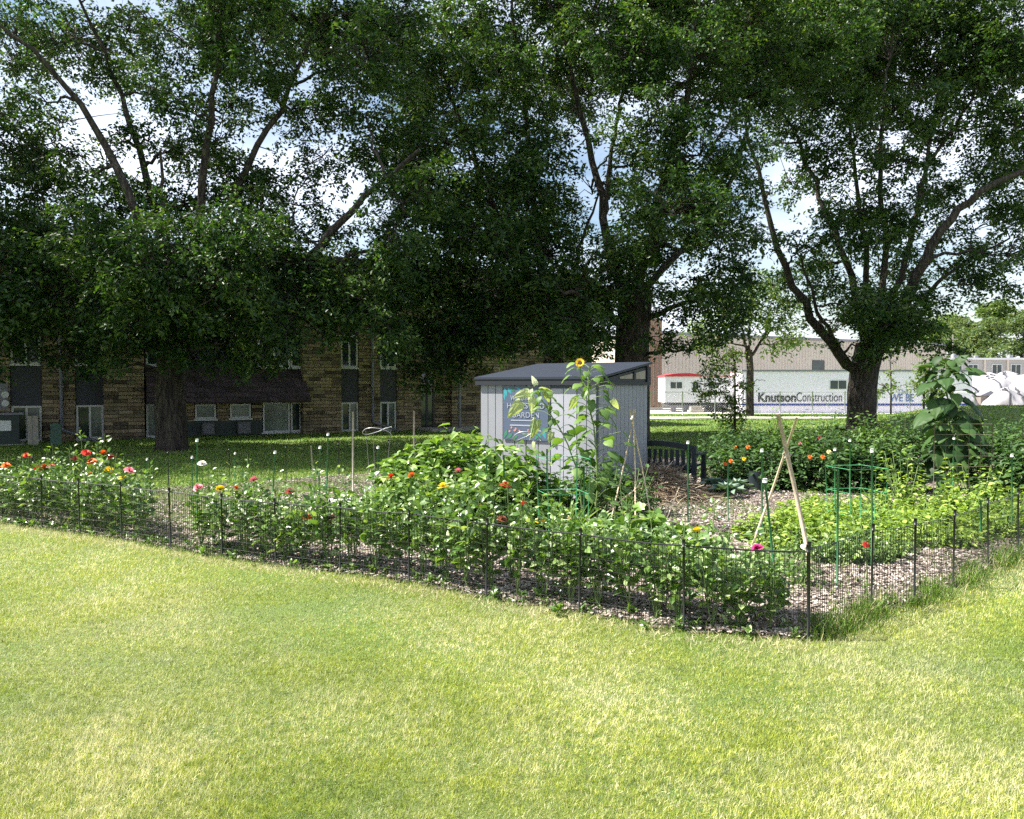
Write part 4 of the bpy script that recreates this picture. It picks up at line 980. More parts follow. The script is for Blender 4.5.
# ---------------------------------------------------------------- bench
bp_ = P(694, 485, 13.4); bx, by = bp_[0], 13.4; zb = gz(bx, by)
LB = 1.25
bo = np.array([bx, by])-np.array([sx_, sy_])*LB
bench = empty('garden_bench', (bo[0], bo[1], zb), SA); tag(bench, 'dark slatted garden bench seen from behind beside the shed', 'bench')
BH = H+(385-440)/820*by-zb
b = MB(); n = 14; arc = [(LB*i/n, BH-.10+.07*math.sin(math.pi*i/n)) for i in range(n+1)]
b.prism([(p[0], p[1]) for p in arc]+[(p[0], p[1]-.09) for p in arc[::-1]], -.03, .03); b.box((.0, -.025, .38), (LB, .025, .45))
b.build('back_rail', M['dark_plastic'], bench)
ns = 12
for i in range(ns):
    x = .09+(LB-.18)*i/(ns-1); MB().box((x-.028, -.015, .451), (x+.028, .015, BH-.17)).build('back_slat', M['dark_plastic'], bench)
for x in (0, LB):
    MB().box((x-.035, -.035, -.03), (x+.035, .032, BH-.10)).build('leg', M['dark_plastic'], bench)
    MB().box((x-.035, .47, -.03), (x+.035, .54, .60)).build('leg', M['dark_plastic'], bench)
    MB().box((x-.05, .033, .602), (x+.05, .56, .64)).build('armrest', M['dark_plastic'], bench)
b = MB()
for j in range(5): b.box((.036, .035+j*.098, .40), (LB-.036, .12+j*.098, .43))
b.build('seat', M['dark_plastic'], bench)
MB().box((.04, .06, .30), (.0+LB-.04, .10, .398)).build('seat_rail', M['dark_plastic'], bench)
# ---------------------------------------------------------------- garden fences
def gfence(name, label, pts, hgt, mat, sp_v=.032, sp_h=.085, wr=.0025, post_r=.0085, parent_loc=None, posts=None):
    pts = [np.array(p, float) for p in pts]
    o0 = np.array([pts[0][0], pts[0][1], gz(*pts[0])]); root = empty(name, o0); tag(root, label, 'fence')
    for k_, p in enumerate(pts):
        z = gz(*p); q = np.array([p[0], p[1], z])-o0; tl = np.array([random.uniform(-.012, .012), random.uniform(-.012, .012), 0])
        b = MB(); b.tube([q+(0, 0, -.15), q+(0, 0, hgt*.5)+tl*.5, q+(0, 0, hgt+.03)+tl], post_r, 7)
        b.tube([q+(0, 0, hgt-.01)+tl, q+(0, 0, hgt+.04)+tl], post_r*1.6, 7)
        b.build('post', M[mat], root)
    for a, b_ in zip(pts[:-1], pts[1:]):
        L = np.linalg.norm(b_-a); d = (b_-a)/L; mb = MB(); n = int(L/sp_v); sag = random.uniform(.0, .02)
        f = lambda s, z: np.array([a[0]+d[0]*s-d[1]*.006*math.sin(s*7), a[1]+d[1]*s+d[0]*.006*math.sin(s*7), gz(a[0]+d[0]*s, a[1]+d[1]*s)+z-sag*4*(s/L)*(1-s/L)*(z/hgt)])-o0
        for i in range(1, n):
            s = L*i/n; mb.tube([f(s, .01), f(s, hgt-.01)], wr, 3, cap=False, smooth=False)
        zz_ = np.arange(.02, hgt, sp_h)
        for z in list(zz_)+[hgt-.01]:
            mb.tube([f(L*t, z) for t in np.linspace(0, 1, 5)], wr*(1.5 if z >= hgt-.02 else .55), 3, cap=False, smooth=False)
        mb.build('wire_panel', M[mat], root)
    return root
gfence('garden_fence', 'black wire mesh fence along the front of the garden bed, facing the lawn', FP, .62, 'metal_black')
gfence('garden_fence', 'black wire mesh fence on the right side of the garden, rising from tall edge grass', [SP[0]+np.array([.012, .01])]+SP[1:], .64, 'metal_black')
gfence('garden_fence', 'green wire mesh fence at the back left of the garden before the shaded lawn', BACKL[:12], .62, 'metal_green_dark' if 'metal_green_dark' in M else 'metal_black', .05, .09, .0013)
BF = [np.array(p) for p in [(3.1, 18.8), (3.75, 19.0), (4.4, 19.2), (5.05, 19.4), (5.7, 19.6), (6.4, 19.8), (7.1, 20.0)]]
gfence('garden_fence', 'low green wire fence far behind the bench, before the sunny lawn strip', BF, .68, 'metal_black', .07, .12, .0016)

# ---------------------------------------------------------------- stakes
def stake(px, top, bot, label, mat='metal_green', r=.0095, lean=0, cap=True, D=None, group=None, name='plant_stake'):
    g_ = G(px+lean, bot) if D is None else np.array([(px+lean-512)/820*D, D, 0]); Y = g_[1]; z0 = gz(g_[0], Y); t = P(px, top, Y)
    base = np.array([g_[0], Y, z0]); q = t-base
    root = MB(); root.tube([(0, 0, -.12), tuple(q)], r, 7); o = root.build(name, M[mat], None, base); tag(o, label, 'stake', group)
    if cap:
        MB().tube([tuple(q+(0, 0, -.02)), tuple(q+(0, 0, .012))], r*1.9, 8).build('cap', M['white_plastic'], o)
    return o
stake(197, 440, 530, 'tall green stake with a white tip before the left tree trunk')
stake(275, 452, 520, 'green stake leaning right with a white tip, left of the pale wooden stick', lean=-4)
stake(320, 447, 520, 'short green stake with a white tip just right of the pale wooden stick', lean=-2)
stake(328, 434, 515, 'tallest thin green stake near the wooden stick, with a white tip', lean=-2)
stake(311, 446, 520, 'short pale wooden stick leaning between two green stakes', 'grey_wood', .009, lean=6, cap=False, name='wooden_stick')
stake(353, 412, 505, 'tall weathered wooden pole standing upright before the stone building', 'grey_wood', .014, cap=False, name='wooden_pole')
stake(414, 411, 500, 'grey wooden pole rising from the squash leaves below the entrance column', 'grey_wood', .013, cap=False, name='wooden_pole')
stake(378, 447, 515, 'green stake with a white tip just left of the squash leaves')
stake(433, 458, 530, 'bare green stake at the left part of the squash leaves', cap=False)
stake(487, 459, 545, 'leaning green stake in front of the middle squash leaves', cap=False, lean=-7)
stake(504, 455, 545, 'bare green stake behind the tall red zinnia', cap=False)
stake(547, 449, 535, 'dark green stake at the left side of the tomato cage', cap=False)
stake(688, 442, 530, 'long green stake with a pale tip in front of the bench end')
stake(728, 455, 522, 'thin green stake standing alone in the wood chips right of the bench', cap=False)
stake(762, 450, 545, 'green stake with a white tip just right of the black grow bag')
stake(765, 480, 600, 'nearest thick green stake with a round white cap, left of the crossed poles', r=.010, lean=14)
stake(838, 470, 590, 'thick green stake at the left leg of the right tomato cage', r=.010, cap=False, lean=-1)
stake(872, 450, 572, 'tall green stake with a white tip at the right side of the right tomato cage', r=.009)
stake(850, 440, 515, 'thin green stake with a white tip behind the right tomato cage', cap=True)
stake(835, 449, 520, 'thin dark stake with a white tip to the left behind the right tomato cage')
stake(1012, 455, 537, 'green stake with a white tip near the right edge of the picture')
stake(954, 438, 500, 'short stake with a white tip inside the square wire trellis', D=12.5)
stake(983, 432, 500, 'faint stake with a white tip right of the giant leaved plant', D=15)
stake(981, 500, 545, 'short green rod behind the side fence in the bean bed', cap=False)
stake(147, 459, 492, 'thin stake with a white tip at the start of the back fence')
stake(235, 453, 486, 'thin stake with a white tip along the back fence, behind the zinnia gap')
stake(192, 457, 500, 'short thin stake with a white tip beside the tall one near the left trunk')
stake(584, 466, 545, 'dark green stake at the right side of the front tomato cage', cap=False)

# tripod
def tripod():
    D = 10.0; ax = P(633, 410, D); z0 = gz(ax[0], D)
    root = empty('bamboo_tripod', (ax[0], D, z0)); tag(root, 'three pale bamboo canes tied into a tripod in front of the compost heap', 'tripod')
    h = ax[2]-z0
    for fx, fy, tx_ in ((-.30, -.05, .03), (.0, -.25, .0), (.27, .12, -.04)):
        top = np.array([tx_, 0, h+.03*abs(tx_)*10]); foot = np.array([fx, fy, -.03]); mid = (top+foot)/2+np.array([.012, .01, 0])
        bb = MB(); bb.tube([foot, mid, top], [.009, .009, .007], 7); bb.build('cane', M['bamboo'], root)
    MB().tube([(-.02, -.01, h-.12), (.02, .0, h-.05)], .018, 8).build('binding', M['grey_wood'], root)
tripod()
a_ = P(612, 500, 9.6); z_ = gz(a_[0], 9.6)
o = MB().tube([(a_[0]-.22, 9.7, z_+.02), (a_[0]+.0, 9.6, z_+.30), (a_[0]+.25, 9.5, z_+.52), (a_[0]+.33, 9.5, z_+.62)], .008, 6).build('bent_cane', M['bamboo']); tag(o, 'thin bent bamboo cane leaning against the left of the tripod', 'cane')
o = MB().tube([(a_[0]+.52, 9.3, z_+.05), (a_[0]+.85, 9.9, z_+.50)], .007, 6).build('loose_cane', M['bamboo']); tag(o, 'short loose cane crossing the inside of the bamboo tripod', 'cane')
# crossed poles
D = 8.3
def pole3(p0, D0, p1, D1, r, label, mat):
    a = P(*p0, D0); b_ = P(*p1, D1); b0 = b_.copy(); b0[2] = gz(b_[0], b_[1]); 
    o = MB().tube([tuple(b_-b0), tuple((a+b_)/2-b0+np.array([.008, 0, 0])), tuple(a-b0)], r, 8).build('crossed_pole', M[mat], None, b0); tag(o, label, 'pole', None); return o
f1 = G(811, 566); f2 = G(752, 548)
pole3((778, 414), f1[1]+.05, (811, 567), f1[1], .021, 'thick pale wooden pole of the crossed pair, leaning left at the top', 'old_wood')
pole3((797, 417), f1[1]+.25, (751, 549), f2[1], .013, 'thinner pale pole of the crossed pair, leaning right at the top', 'bamboo')
c_ = P(787, 456, f1[1]+.08); o = MB().tube([c_+(-.035, -.03, -.02), c_+(.035, -.03, .02)], .012, 6).tube([c_+(-.03, .03, .02), c_+(.035, .03, -.015)], .012, 6).build('twine', M['grey_wood']); tag(o, 'grey twine lashing where the two pale poles cross', 'twine')

# tomato cages
M['metal_green_light'] = plain('cage_green', (.07, .34, .15), .5, .2, 10)
def cage(px0, px1, top, D, h, label, mat='metal_green_light', rings=(.98, .62, .28), seed=0):
    cx = ((px0+px1)/2-512)/820*D; wd = (px1-px0)/820*D; t = P((px0+px1)/2, top, D)[2]; z0 = gz(cx, D); h = t-z0
    root = empty('tomato_cage', (cx, D, z0), R(12)); tag(root, label, 'plant cage')
    s = wd/2
    for sx, sy in ((-1, -1), (1, -1), (1, 1), (-1, 1)):
        MB().tube([(sx*s*.85, sy*s*.85, -.1), (sx*s, sy*s, h)], .0036, 6).build('leg', M[mat], root)
    for k in rings:
        q = s*(.85+.15*k); z = h*k
        MB().tube([(-q, -q, z), (q, -q, z), (q, q, z), (-q, q, z), (-q, -q, z)], .0032, 6).build('ring', M[mat], root)
    for u in (-.4, .35):
        MB().tube([(u*s, -s*.9, 0), (u*s, -s, h)], .003, 5).build('upright', M[mat], root)
cage(541, 585, 456, 8.6, 0, 'light green square tomato cage in the middle of the garden below the sunflower')
cage(836, 878, 466, 9.8, 0, 'bright green square tomato cage standing in the bean bed on the right')
# wire trellis
D = 11.5; cx = (935-512)/820*D; z0 = gz(cx, D); tr_ = empty('wire_trellis', (cx, D, z0)); tag(tr_, 'rusty square wire trellis in front of the giant leaved plant', 'trellis')
W_ = 58/820*D; ht = P(935, 424, D)[2]-z0; b = MB()
M['rust_wire'] = plain('rust_wire', (.12, .10, .07), .7, .2, 6)
for i in range(6): b.tube([(W_*i/5, 0, 0), (W_*i/5, 0, ht)], .0028 if i not in (0, 5) else .005, 5)
for j in range(8): b.tube([(0, .006, ht*(j+1)/8), (W_, .006, ht*(j+1)/8)], .0028, 5)
b.build('wire_grid', M['rust_wire'], tr_)
# wire plant hoops
def hoop(cx, D, py, rad, label, mat, seed):
    g = np.random.default_rng(seed); c = P(cx, py, D); t = np.linspace(0, 2*math.pi*1.05, 26)
    z0 = gz(c[0], D)
    b = MB(); b.tube(np.stack([rad*np.cos(t), rad*.8*np.sin(t), c[2]-z0+.06*np.sin(t*1.5+1)+g.normal(0, .004, 26)], -1), .006, 5)
    for a in (.5, 2.6, 4.6): b.tube([(rad*.5*math.cos(a), rad*.5*math.sin(a), -.05), (rad*math.cos(a), rad*.8*math.sin(a), c[2]-z0)], .003, 4)
    o = b.build('wire_plant_hoop', M[mat], None, (c[0], D, z0)); tag(o, label, 'plant support')
hoop(377, 12.5, 431, .22, 'pale looped wire hoop standing behind the squash, left of the shed', 'galv', 1)
hoop(527, 9.8, 436, .17, 'thin pale wire hoop in front of the welcome sign', 'galv', 2)

# stones, grow bag, compost
M['rock'] = plain('grey_rock', (.36, .35, .36), .9, .25, 8, bmp=.4)
def rock(cx, cy, D, r, label, seed, mat='rock'):
    g = np.random.default_rng(seed); n = 14; m = 8; V = []; ph = g.uniform(0, 6, 6)
    for j in range(m+1):
        th = math.pi*j/m
        for i in range(n):
            a = 2*math.pi*i/n; q = 1+.14*math.sin(3*a+ph[0]+j)+.1*math.sin(5*a+ph[1]-j*1.3)
            V.append((r*q*math.sin(th)*math.cos(a), r*.8*q*math.sin(th)*math.sin(a), r*.55*math.cos(th)))
    F = [(j*n+i, (j+1)*n+i, (j+1)*n+(i+1) % n, j*n+(i+1) % n) for j in range(m) for i in range(n)]
    p = P(cx, cy, D); o = MB().add(V, F, 0, False).build('rock', M[mat], None, (p[0], D, gz(p[0], D)+r*.4)); tag(o, label, 'rock', 'grey rocks left of the squash')
rock(335, 488, 11.8, .14, 'leftmost grey rock left of the squash leaves', 1); rock(348, 488, 11.6, .17, 'largest grey rock left of the squash leaves', 2); rock(360, 492, 11.7, .11, 'smallest grey rock tucked under the squash leaves', 3)
p = G(757, 491); bag = empty('grow_bag', (p[0], p[1], gz(*p[:2]))); tag(bag, 'black fabric grow bag standing at the edge of the back plants', 'planter')
V = []; n = 20
for j in range(6):
    for i in range(n):
        a = 2*math.pi*i/n; r = .13*(1+.05*math.sin(4*a+j)+.03*j/5); V.append((r*math.cos(a), r*math.sin(a), .33*j/5))
b = MB(); b.add(V, [(j*n+i, j*n+(i+1) % n, (j+1)*n+(i+1) % n, (j+1)*n+i) for j in range(5) for i in range(n)], 0, True); b.build('bag', M['dark_plastic'], bag)
MB().tube([(0, 0, .2), (0, 0, .26), (0, 0, .29)], .115, 16).build('soil', plain('soil', (.05, .035, .025), .95, .3, 20), bag)
# compost heap: straw stuff over a soil mound
D = 12.6
hc = np.array([(658-512)/820*12.3, 12.35])
def heap_z(x, y): return .42*np.exp(-(((x-hc[0])/.50)**2+((y-hc[1])/.45)**2))
n = 40; X, Y = np.meshgrid(np.linspace(-1.3, 1.3, n)+hc[0], np.linspace(-1.1, 1.1, n)+hc[1]); Z = heap_z(X, Y)*.93+ground_z(X, Y)+.005
i = np.arange(n-1)[:, None]*n; j = np.arange(n-1)[None, :]
f = np.stack([i+j, i+j+1, i+n+j+1, i+n+j], -1).reshape(-1, 4)
b = MB(); b.add(np.stack([X.ravel(), Y.ravel(), Z.ravel()], -1), f, 0, True)
n = 9000; x = rng.normal(hc[0], .33, n); y = rng.normal(hc[1], .3, n)
d = unit(np.stack([rng.normal(.5, 1, n), rng.normal(0, 1, n), rng.normal(-.1, .35, n)], -1)); L = rng.uniform(.06, .32, n)
tv = [(-.5, 0, 0), (.5, 0, 0), (.5, .5, .06), (-.5, .5, .06), (.4, 1, 0), (-.4, 1, 0)]
b.stamp(tv, [(0, 1, 2, 3), (3, 2, 4, 5)], frames(d, rand_ups(n, .6)), np.stack([rng.uniform(.003, .008, n), L, L], -1), np.stack([x, y, heap_z(x, y)+ground_z(x, y)+rng.uniform(0, .06, n)], -1), 1)
o = b.build('compost_heap', [M['mulch'], M['straw']]); tag(o, 'brown heap of straw and dead stems between the tripod and the bench', 'compost heap', kind='stuff')

# ---------------------------------------------------------------- plants
def bushy(nst, h, spread, npair, leaf, tpl, g, droop=.2, bare=.15, sr=.0035, topsmall=.5, side=.35):
    """several stems from one root with opposite leaves; returns (stem MB, foliage MB)"""
    sb, fb = MB(), MB(); pos, dr, sc_, up = [], [], [], []
    for s in range(nst):
        a = g.uniform(0, 6.28); r = spread*g.uniform(.3, 1); hh = h*g.uniform(.6, 1.12)
        top = np.array([r*math.cos(a), r*math.sin(a), hh]); mid = top*np.array([.55, .55, .5])+g.normal(0, .015, 3)
        t = np.linspace(0, 1, 7)[:, None]; pts = (1-t)**2*np.zeros(3)+2*t*(1-t)*mid+t*t*top
        sb.tube(pts, np.linspace(sr*1.3, sr*.6, 7), 4, cap=False)
        for k in range(npair):
            q = bare+(1-bare)*(k+g.uniform(0, .8))/npair; q = min(q, 1)
            p = (2*q*(1-q)*mid+q*q*top); az = k*math.pi/2+g.uniform(-.5, .5)
            for e in range(2):
                aa = az+math.pi*e; ln = leaf*g.uniform(.65, 1.2)*(1-topsmall*max(0, q-.6)/.4)
                off = g.uniform(0, side)*leaf
                d = np.array([math.cos(aa), math.sin(aa), g.uniform(-.25, 1.0)])
                pos.append(p+d*off); dr.append(d); sc_.append(ln)
    pos = np.array(pos); dr = np.array(dr); sc_ = np.array(sc_); n = len(pos)
    fb.stamp(tpl[0], tpl[1], frames(dr, rand_ups(n, .6, g)), np.stack([sc_]*3, -1), pos)
    return sb, fb
# zinnia flower meshes
def flower_mesh(name, colr, rad=.032, layers=3, eye=True):
    g = np.random.default_rng(abs(hash(name)) % 1000 if False else len(name)*7); b = MB()
    tv = [(0, 0, 0), (-.22, .5, .04), (-.16, .95, .0), (.16, .95, .0), (.22, .5, .04)]
    for l in range(layers+1):
        n = 13-2*l; a = np.linspace(0, 2*math.pi, n, endpoint=False)+l*.25; el_ = .05+.32*l
        d = np.stack([np.cos(a)*math.cos(el_), np.sin(a)*math.cos(el_), np.full(n, math.sin(el_))], -1)
        b.stamp(tv, [(0, 4, 3, 2, 1)], frames(d, np.tile([0, 0, 1.], (n, 1))), np.full((n, 3), rad*(1-.2*l)), np.tile([0, 0, .004*l], (n, 1)))
    b.tube([(0, 0, -.006), (0, 0, .010)], [rad*.12, rad*.15], 8, 1)
    return b.mesh(name, [M['petal_'+colr], M['flower_eye' if eye else 'stem']])
FM = {c: flower_mesh('flower', c) for c in ('red', 'orange', 'crimson', 'yellow', 'pink', 'magenta', 'white', 'brown', 'dark_red', 'pale')}
protos = []
for v in range(7):
    g = np.random.default_rng(300+v)
    sb, fb = bushy(6, .62, .15, 11, .088, T_OVAL, g, bare=.27, side=.7)
    protos.append((sb.mesh('stem', M['stem']), fb.mesh('foliage', M['zinnia_leaf'])))
flowers = [(26,456,'red'),(38,469,'red'),(44,468,'red'),(51,467,'red'),(75,460,'dark_red'),(86,453,'red'),(103,454,'orange'),(112,458,'dark_red'),(92,462,'orange'),(92,474,'orange'),(123,478,'yellow'),(129,471,'pink'),
 (109,470,'yellow'),(22,487,'brown'),(86,483,'pink'),(6,466,'orange'),(202,464,'white'),(198,488,'pink'),(220,489,'yellow'),(236,489,'red'),(254,480,'pink'),(290,492,'crimson'),(322,506,'crimson'),(307,518,'orange'),(331,518,'brown'),
 (391,478,'red'),(412,476,'orange'),(443,487,'yellow'),(458,472,'pink'),(505,486,'red'),(523,505,'red'),(478,507,'yellow'),(502,520,'brown'),(540,522,'yellow'),(566,519,'pale'),(697,532,'yellow'),(757,549,'magenta'),(804,547,'white'),(866,545,'red')]
# rows inside the front fence
def front_point(px, inset):
    for a, b_ in zip(FP[:-1], FP[1:]):
        pa = 512+820*a[0]/a[1]; pb = 512+820*b_[0]/b_[1]
        if pa <= px <= pb:
            k_ = (px-512)/820
            d = b_-a; nrm = np.array([-d[1], d[0]])/np.linalg.norm(d)
            if nrm[1] < 0: nrm = -nrm
            o_ = a+nrm*inset; t = (k_*o_[1]-o_[0])/(d[0]-k_*d[1]); return o_+d*t
    return None
pl = []
g = np.random.default_rng(5)
def row(px0, px1, inset, step, hs, js=.06):
    px = px0
    while px < px1:
        p = front_point(px, inset+g.uniform(-js, js))
        if p is None: break
        dd = p[1]; tgt = np.interp(px, [0, 60, 100, 140, 200, 300, 450, 600, 700, 790], [474, 468, 460, 480, 483, 483, 490, 508, 524, 556])
        h = (H-(tgt-385)/820*dd-gz(*p))*hs*g.uniform(.74, 1.10)
        pl.append((px, p, max(.3, h))); px += step*820/dd*g.uniform(.8, 1.2)
row(-70, 146, .16, .20, .98); row(-60, 143, .50, .20, 1.05); row(-50, 120, .8, .24, 1.0)
row(200, 797, .15, .21, .92); row(212, 788, .42, .25, 1.04); pass
def where(px):
    marks = [(15, 'at the far left edge'), (60, 'left of the zinnia gap'), (105, 'in the tall left clump'), (150, 'at the right end of the left clump'), (230, 'just right of the gap in the row'), (310, 'below the wooden stick'), (370, 'below the weathered pole'),
             (440, 'in front of the squash'), (500, 'below the welcome sign'), (560, 'in front of the tomato cage'), (620, 'below the sunflower'), (680, 'in front of the tripod'), (740, 'near the fence corner'), (900, 'right beside the fence corner')]
    for m, s in marks:
        if px < m: return s
    return marks[-1][1]
assign = {}
for fi, (fx, fy, fc) in enumerate(flowers):
    if fx > 800: continue
    cand = sorted(range(len(pl)), key=lambda q: abs(pl[q][0]-fx)+(40 if q in assign and len(assign[q]) > 1 else 0)+(12 if q in assign else 0))
    assign.setdefault(cand[0], []).append((fx, fy, fc))
cn = {'red': 'red', 'dark_red': 'dark red', 'orange': 'orange', 'crimson': 'crimson', 'yellow': 'yellow', 'pink': 'pink', 'magenta': 'magenta', 'white': 'white', 'brown': 'faded brown', 'pale': 'pale cream'}
seen = {}
for q, (px, p, h) in enumerate(pl):
    z = gz(*p); root = empty('zinnia_plant', (p[0], p[1], z), g.uniform(0, 6.28)); v = g.integers(0, len(protos))
    hq = h/.62*1.22; s = (g.uniform(1.0, 1.25), g.uniform(1.0, 1.25), hq)
    for nm, me in (('stem', protos[v][0]), ('foliage', protos[v][1])):
        c = link_mesh(nm, me, root); c.scale = s
    fl = assign.get(q, [])
    rz = root.rotation_euler[2]
    for fx, fy, fc in fl:
        w_ = P(fx, fy, p[1])-np.array([p[0], p[1], z]); cr, sr_ = math.cos(-rz), math.sin(-rz)
        lp = np.array([w_[0]*cr-w_[1]*sr_, w_[0]*sr_+w_[1]*cr, w_[2]])
        f_ = link_mesh('flower', FM[fc], root, lp); k_ = g.uniform(1.6, 2.0)*(p[1]/8)**.35; f_.scale = (k_, k_, k_); f_.rotation_euler = (g.uniform(-.35, .35)+.25, g.uniform(-.3, .3), g.uniform(0, 6))
        sbm = MB(); sbm.tube([lp*np.array([.1, .1, .35]), lp*np.array([.8, .8, .75]), lp-np.array([0, 0, .004])], .0032, 5); sbm.build('flower_stalk', M['stem'], root)
    if fl:
        cs = ' and '.join(dict.fromkeys(cn[f[2]] for f in fl)); lab = 'zinnia plant bearing %s bloom %s' % (cs, where(px))
        if lab in seen: lab = lab.replace('bearing', 'also bearing'); 
        seen[lab] = 1; tag(root, lab, 'flower plant', 'zinnias along the front fence')
    else:
        lab = 'leafy flowerless zinnia plant in the %s along the front fence' % ('left clump' if px < 170 else 'long row')
        tag(root, lab, 'flower plant', 'zinnias in the left clump' if px < 170 else 'zinnias in the long front row')
# red poppy like flower behind side fence, white one
for fx, fy, fc, bot, lab in ((866, 545, 'red', 600, 'small red flower on a thin stalk behind the side fence'), (804, 547, 'white', 590, 'white flower on a thin stalk at the foot of the crossed poles')):
    p = G(fx, bot); p[2] = gz(*p[:2]); root = empty('single_flower', p); tag(root, lab, 'flower plant'); t = P(fx, fy, p[1])-p
    f_ = link_mesh('flower', FM[fc], root, t); f_.scale = (1.0,)*3; f_.rotation_euler = (.7, 0, 0); MB().tube([(0, 0, -.02), tuple(t*.5+np.array([.01, 0, 0])), tuple(t)], .003, 5).build('stem', M['stem'], root)
    sb, fb = bushy(2, t[2]*.6, .05, 4, .06, T_NARROW, np.random.default_rng(int(fx))); fb.build('foliage', M['zinnia_leaf'], root)

# generic dome bushes with big leaves
def dome(rad, h, n, leaf, tpl, g, low=.1, petiole=True, updir=.35):
    sb, fb = MB(), MB()
    u = rand_dirs(n, .5, .55, g); u[:, 2] = np.abs(u[:, 2]); rr = g.uniform(.35, 1, n)**.55
    ns_ = max(5, int(n/32)); sd = rand_dirs(ns_, .75, .55, g); sd[:, 2] = np.abs(sd[:, 2]); sl_ = g.uniform(.75, 1.22, ns_)
    pick = g.integers(0, ns_, n); onsh = g.uniform(0, 1, n) < .68; u = np.where(onsh[:, None], unit(sd[pick]+g.normal(0, .13, (n, 3))), u); u[:, 2] = np.abs(u[:, 2])
    rr = np.where(onsh, rr*sl_[pick], rr*.9)
    pos = u*rr[:, None]*np.array([rad, rad, h]); pos[:, 2] = np.maximum(pos[:, 2], low*h*g.uniform(.5, 1.5, n)); pos += g.normal(0, .03, pos.shape)
    d = unit(u*np.array([1, 1, .15])+rand_dirs(n, -.15, .35, g)*.7); s = leaf*g.uniform(.5, 1.2, n)
    fb.stamp(tpl[0], tpl[1], frames(d, unit(rand_ups(n, .38, g)+u*.35)), np.stack([s]*3, -1), pos)
    for i in g.choice(n, min(n, 45), replace=False):
        q = pos[i]; sb.tube([(q[0]*.15, q[1]*.15, 0), (q[0]*.7, q[1]*.7, q[2]*.55), tuple(q)], .0045, 4, cap=False)
    return sb, fb
def make_plant(name, label, cat, loc, sbfb, leafm, stem='stem', group=None, rz=0.0):
    root = empty(name, loc, rz); tag(root, label, cat, group); sbfb[0].build('stem', M[stem], root); sbfb[1].build('foliage', M[leafm], root); return root
def gp(px, D): x = (px-512)/820*D; return (x, D, gz(x, D))
sq = [(372, 9.9, .42, .48, 'low left end of the squash mass'), (402, 9.8, .48, .80, 'squash plant under the grey pole'), (432, 9.9, .52, 1.00, 'squash plant at the left of the highest mound'), (462, 9.8, .52, 1.14, 'squash plant at the top of the mound, left of the sign'),
      (492, 9.9, .50, 1.10, 'squash plant climbing in front of the shed corner'), (520, 9.8, .45, .92, 'squash plant right below the welcome sign'), (420, 9.2, .45, .68, 'squash plant on the near left side of the mound'), (455, 9.1, .48, .80, 'squash plant on the near middle side of the mound'),
      (490, 9.1, .46, .78, 'squash plant on the near side behind the tall red zinnia'), (530, 9.1, .34, .62, 'squash plant at the near right end beside the tomato cage')]
for i, (px, D, r, h, lab) in enumerate(sq):
    g = np.random.default_rng(400+i)
    make_plant('squash_plant', 'bushy large leaved '+lab, 'squash plant', gp(px, D), dome(r*1.08, h*1.14, int(900*(r/.5)*(h/.9)), .125, T_HEART, g), 'squash_leaf', group='squash plants heaped left of the shed')
pk = [(612, 8.7, .34, .34, 'left of the tripod'), (640, 8.8, .34, .36, 'under the tripod'), (668, 8.7, .30, .34, 'right of the tripod'), (590, 8.4, .3, .38, 'beside the tomato cage'), (560, 8.3, .3, .42, 'in front of the tomato cage'), (690, 8.2, .22, .22, 'left of the yellow zinnia')]
for i, (px, D, r, h, lab) in enumerate(pk):
    g = np.random.default_rng(430+i)
    make_plant('pumpkin_plant', 'low pumpkin plant with broad pale leaves '+lab, 'pumpkin plant', gp(px, D), dome(r, h, 130, .15, T_LOBED if i in (1, 2) else T_HEART, g), 'squash_leaf', group='low pumpkin plants round the tripod')
# grassy onion like clump in cage, leafy low plants by the cage
g = np.random.default_rng(450)
for i, (px, D, r, h, lab) in enumerate([(566, 8.9, .16, .5, 'spiky clump of green leaves growing inside the front tomato cage')]):
    n = 70; d = unit(np.stack([g.normal(0, .35, n), g.normal(0, .35, n), np.ones(n)], -1)); s = g.uniform(.3, .55, n); fb = MB()
    fb.stamp(T_NARROW[0], T_NARROW[1], frames(d, rand_dirs(n, 0, .3, g)), np.stack([s*.12/.3, s, s], -1), np.stack([g.normal(0, .06, n), g.normal(0, .06, n), np.zeros(n)], -1))
    root = empty('onion_clump', gp(px, D)); tag(root, lab, 'garden plant'); fb.build('foliage', M['squash_leaf'], root)

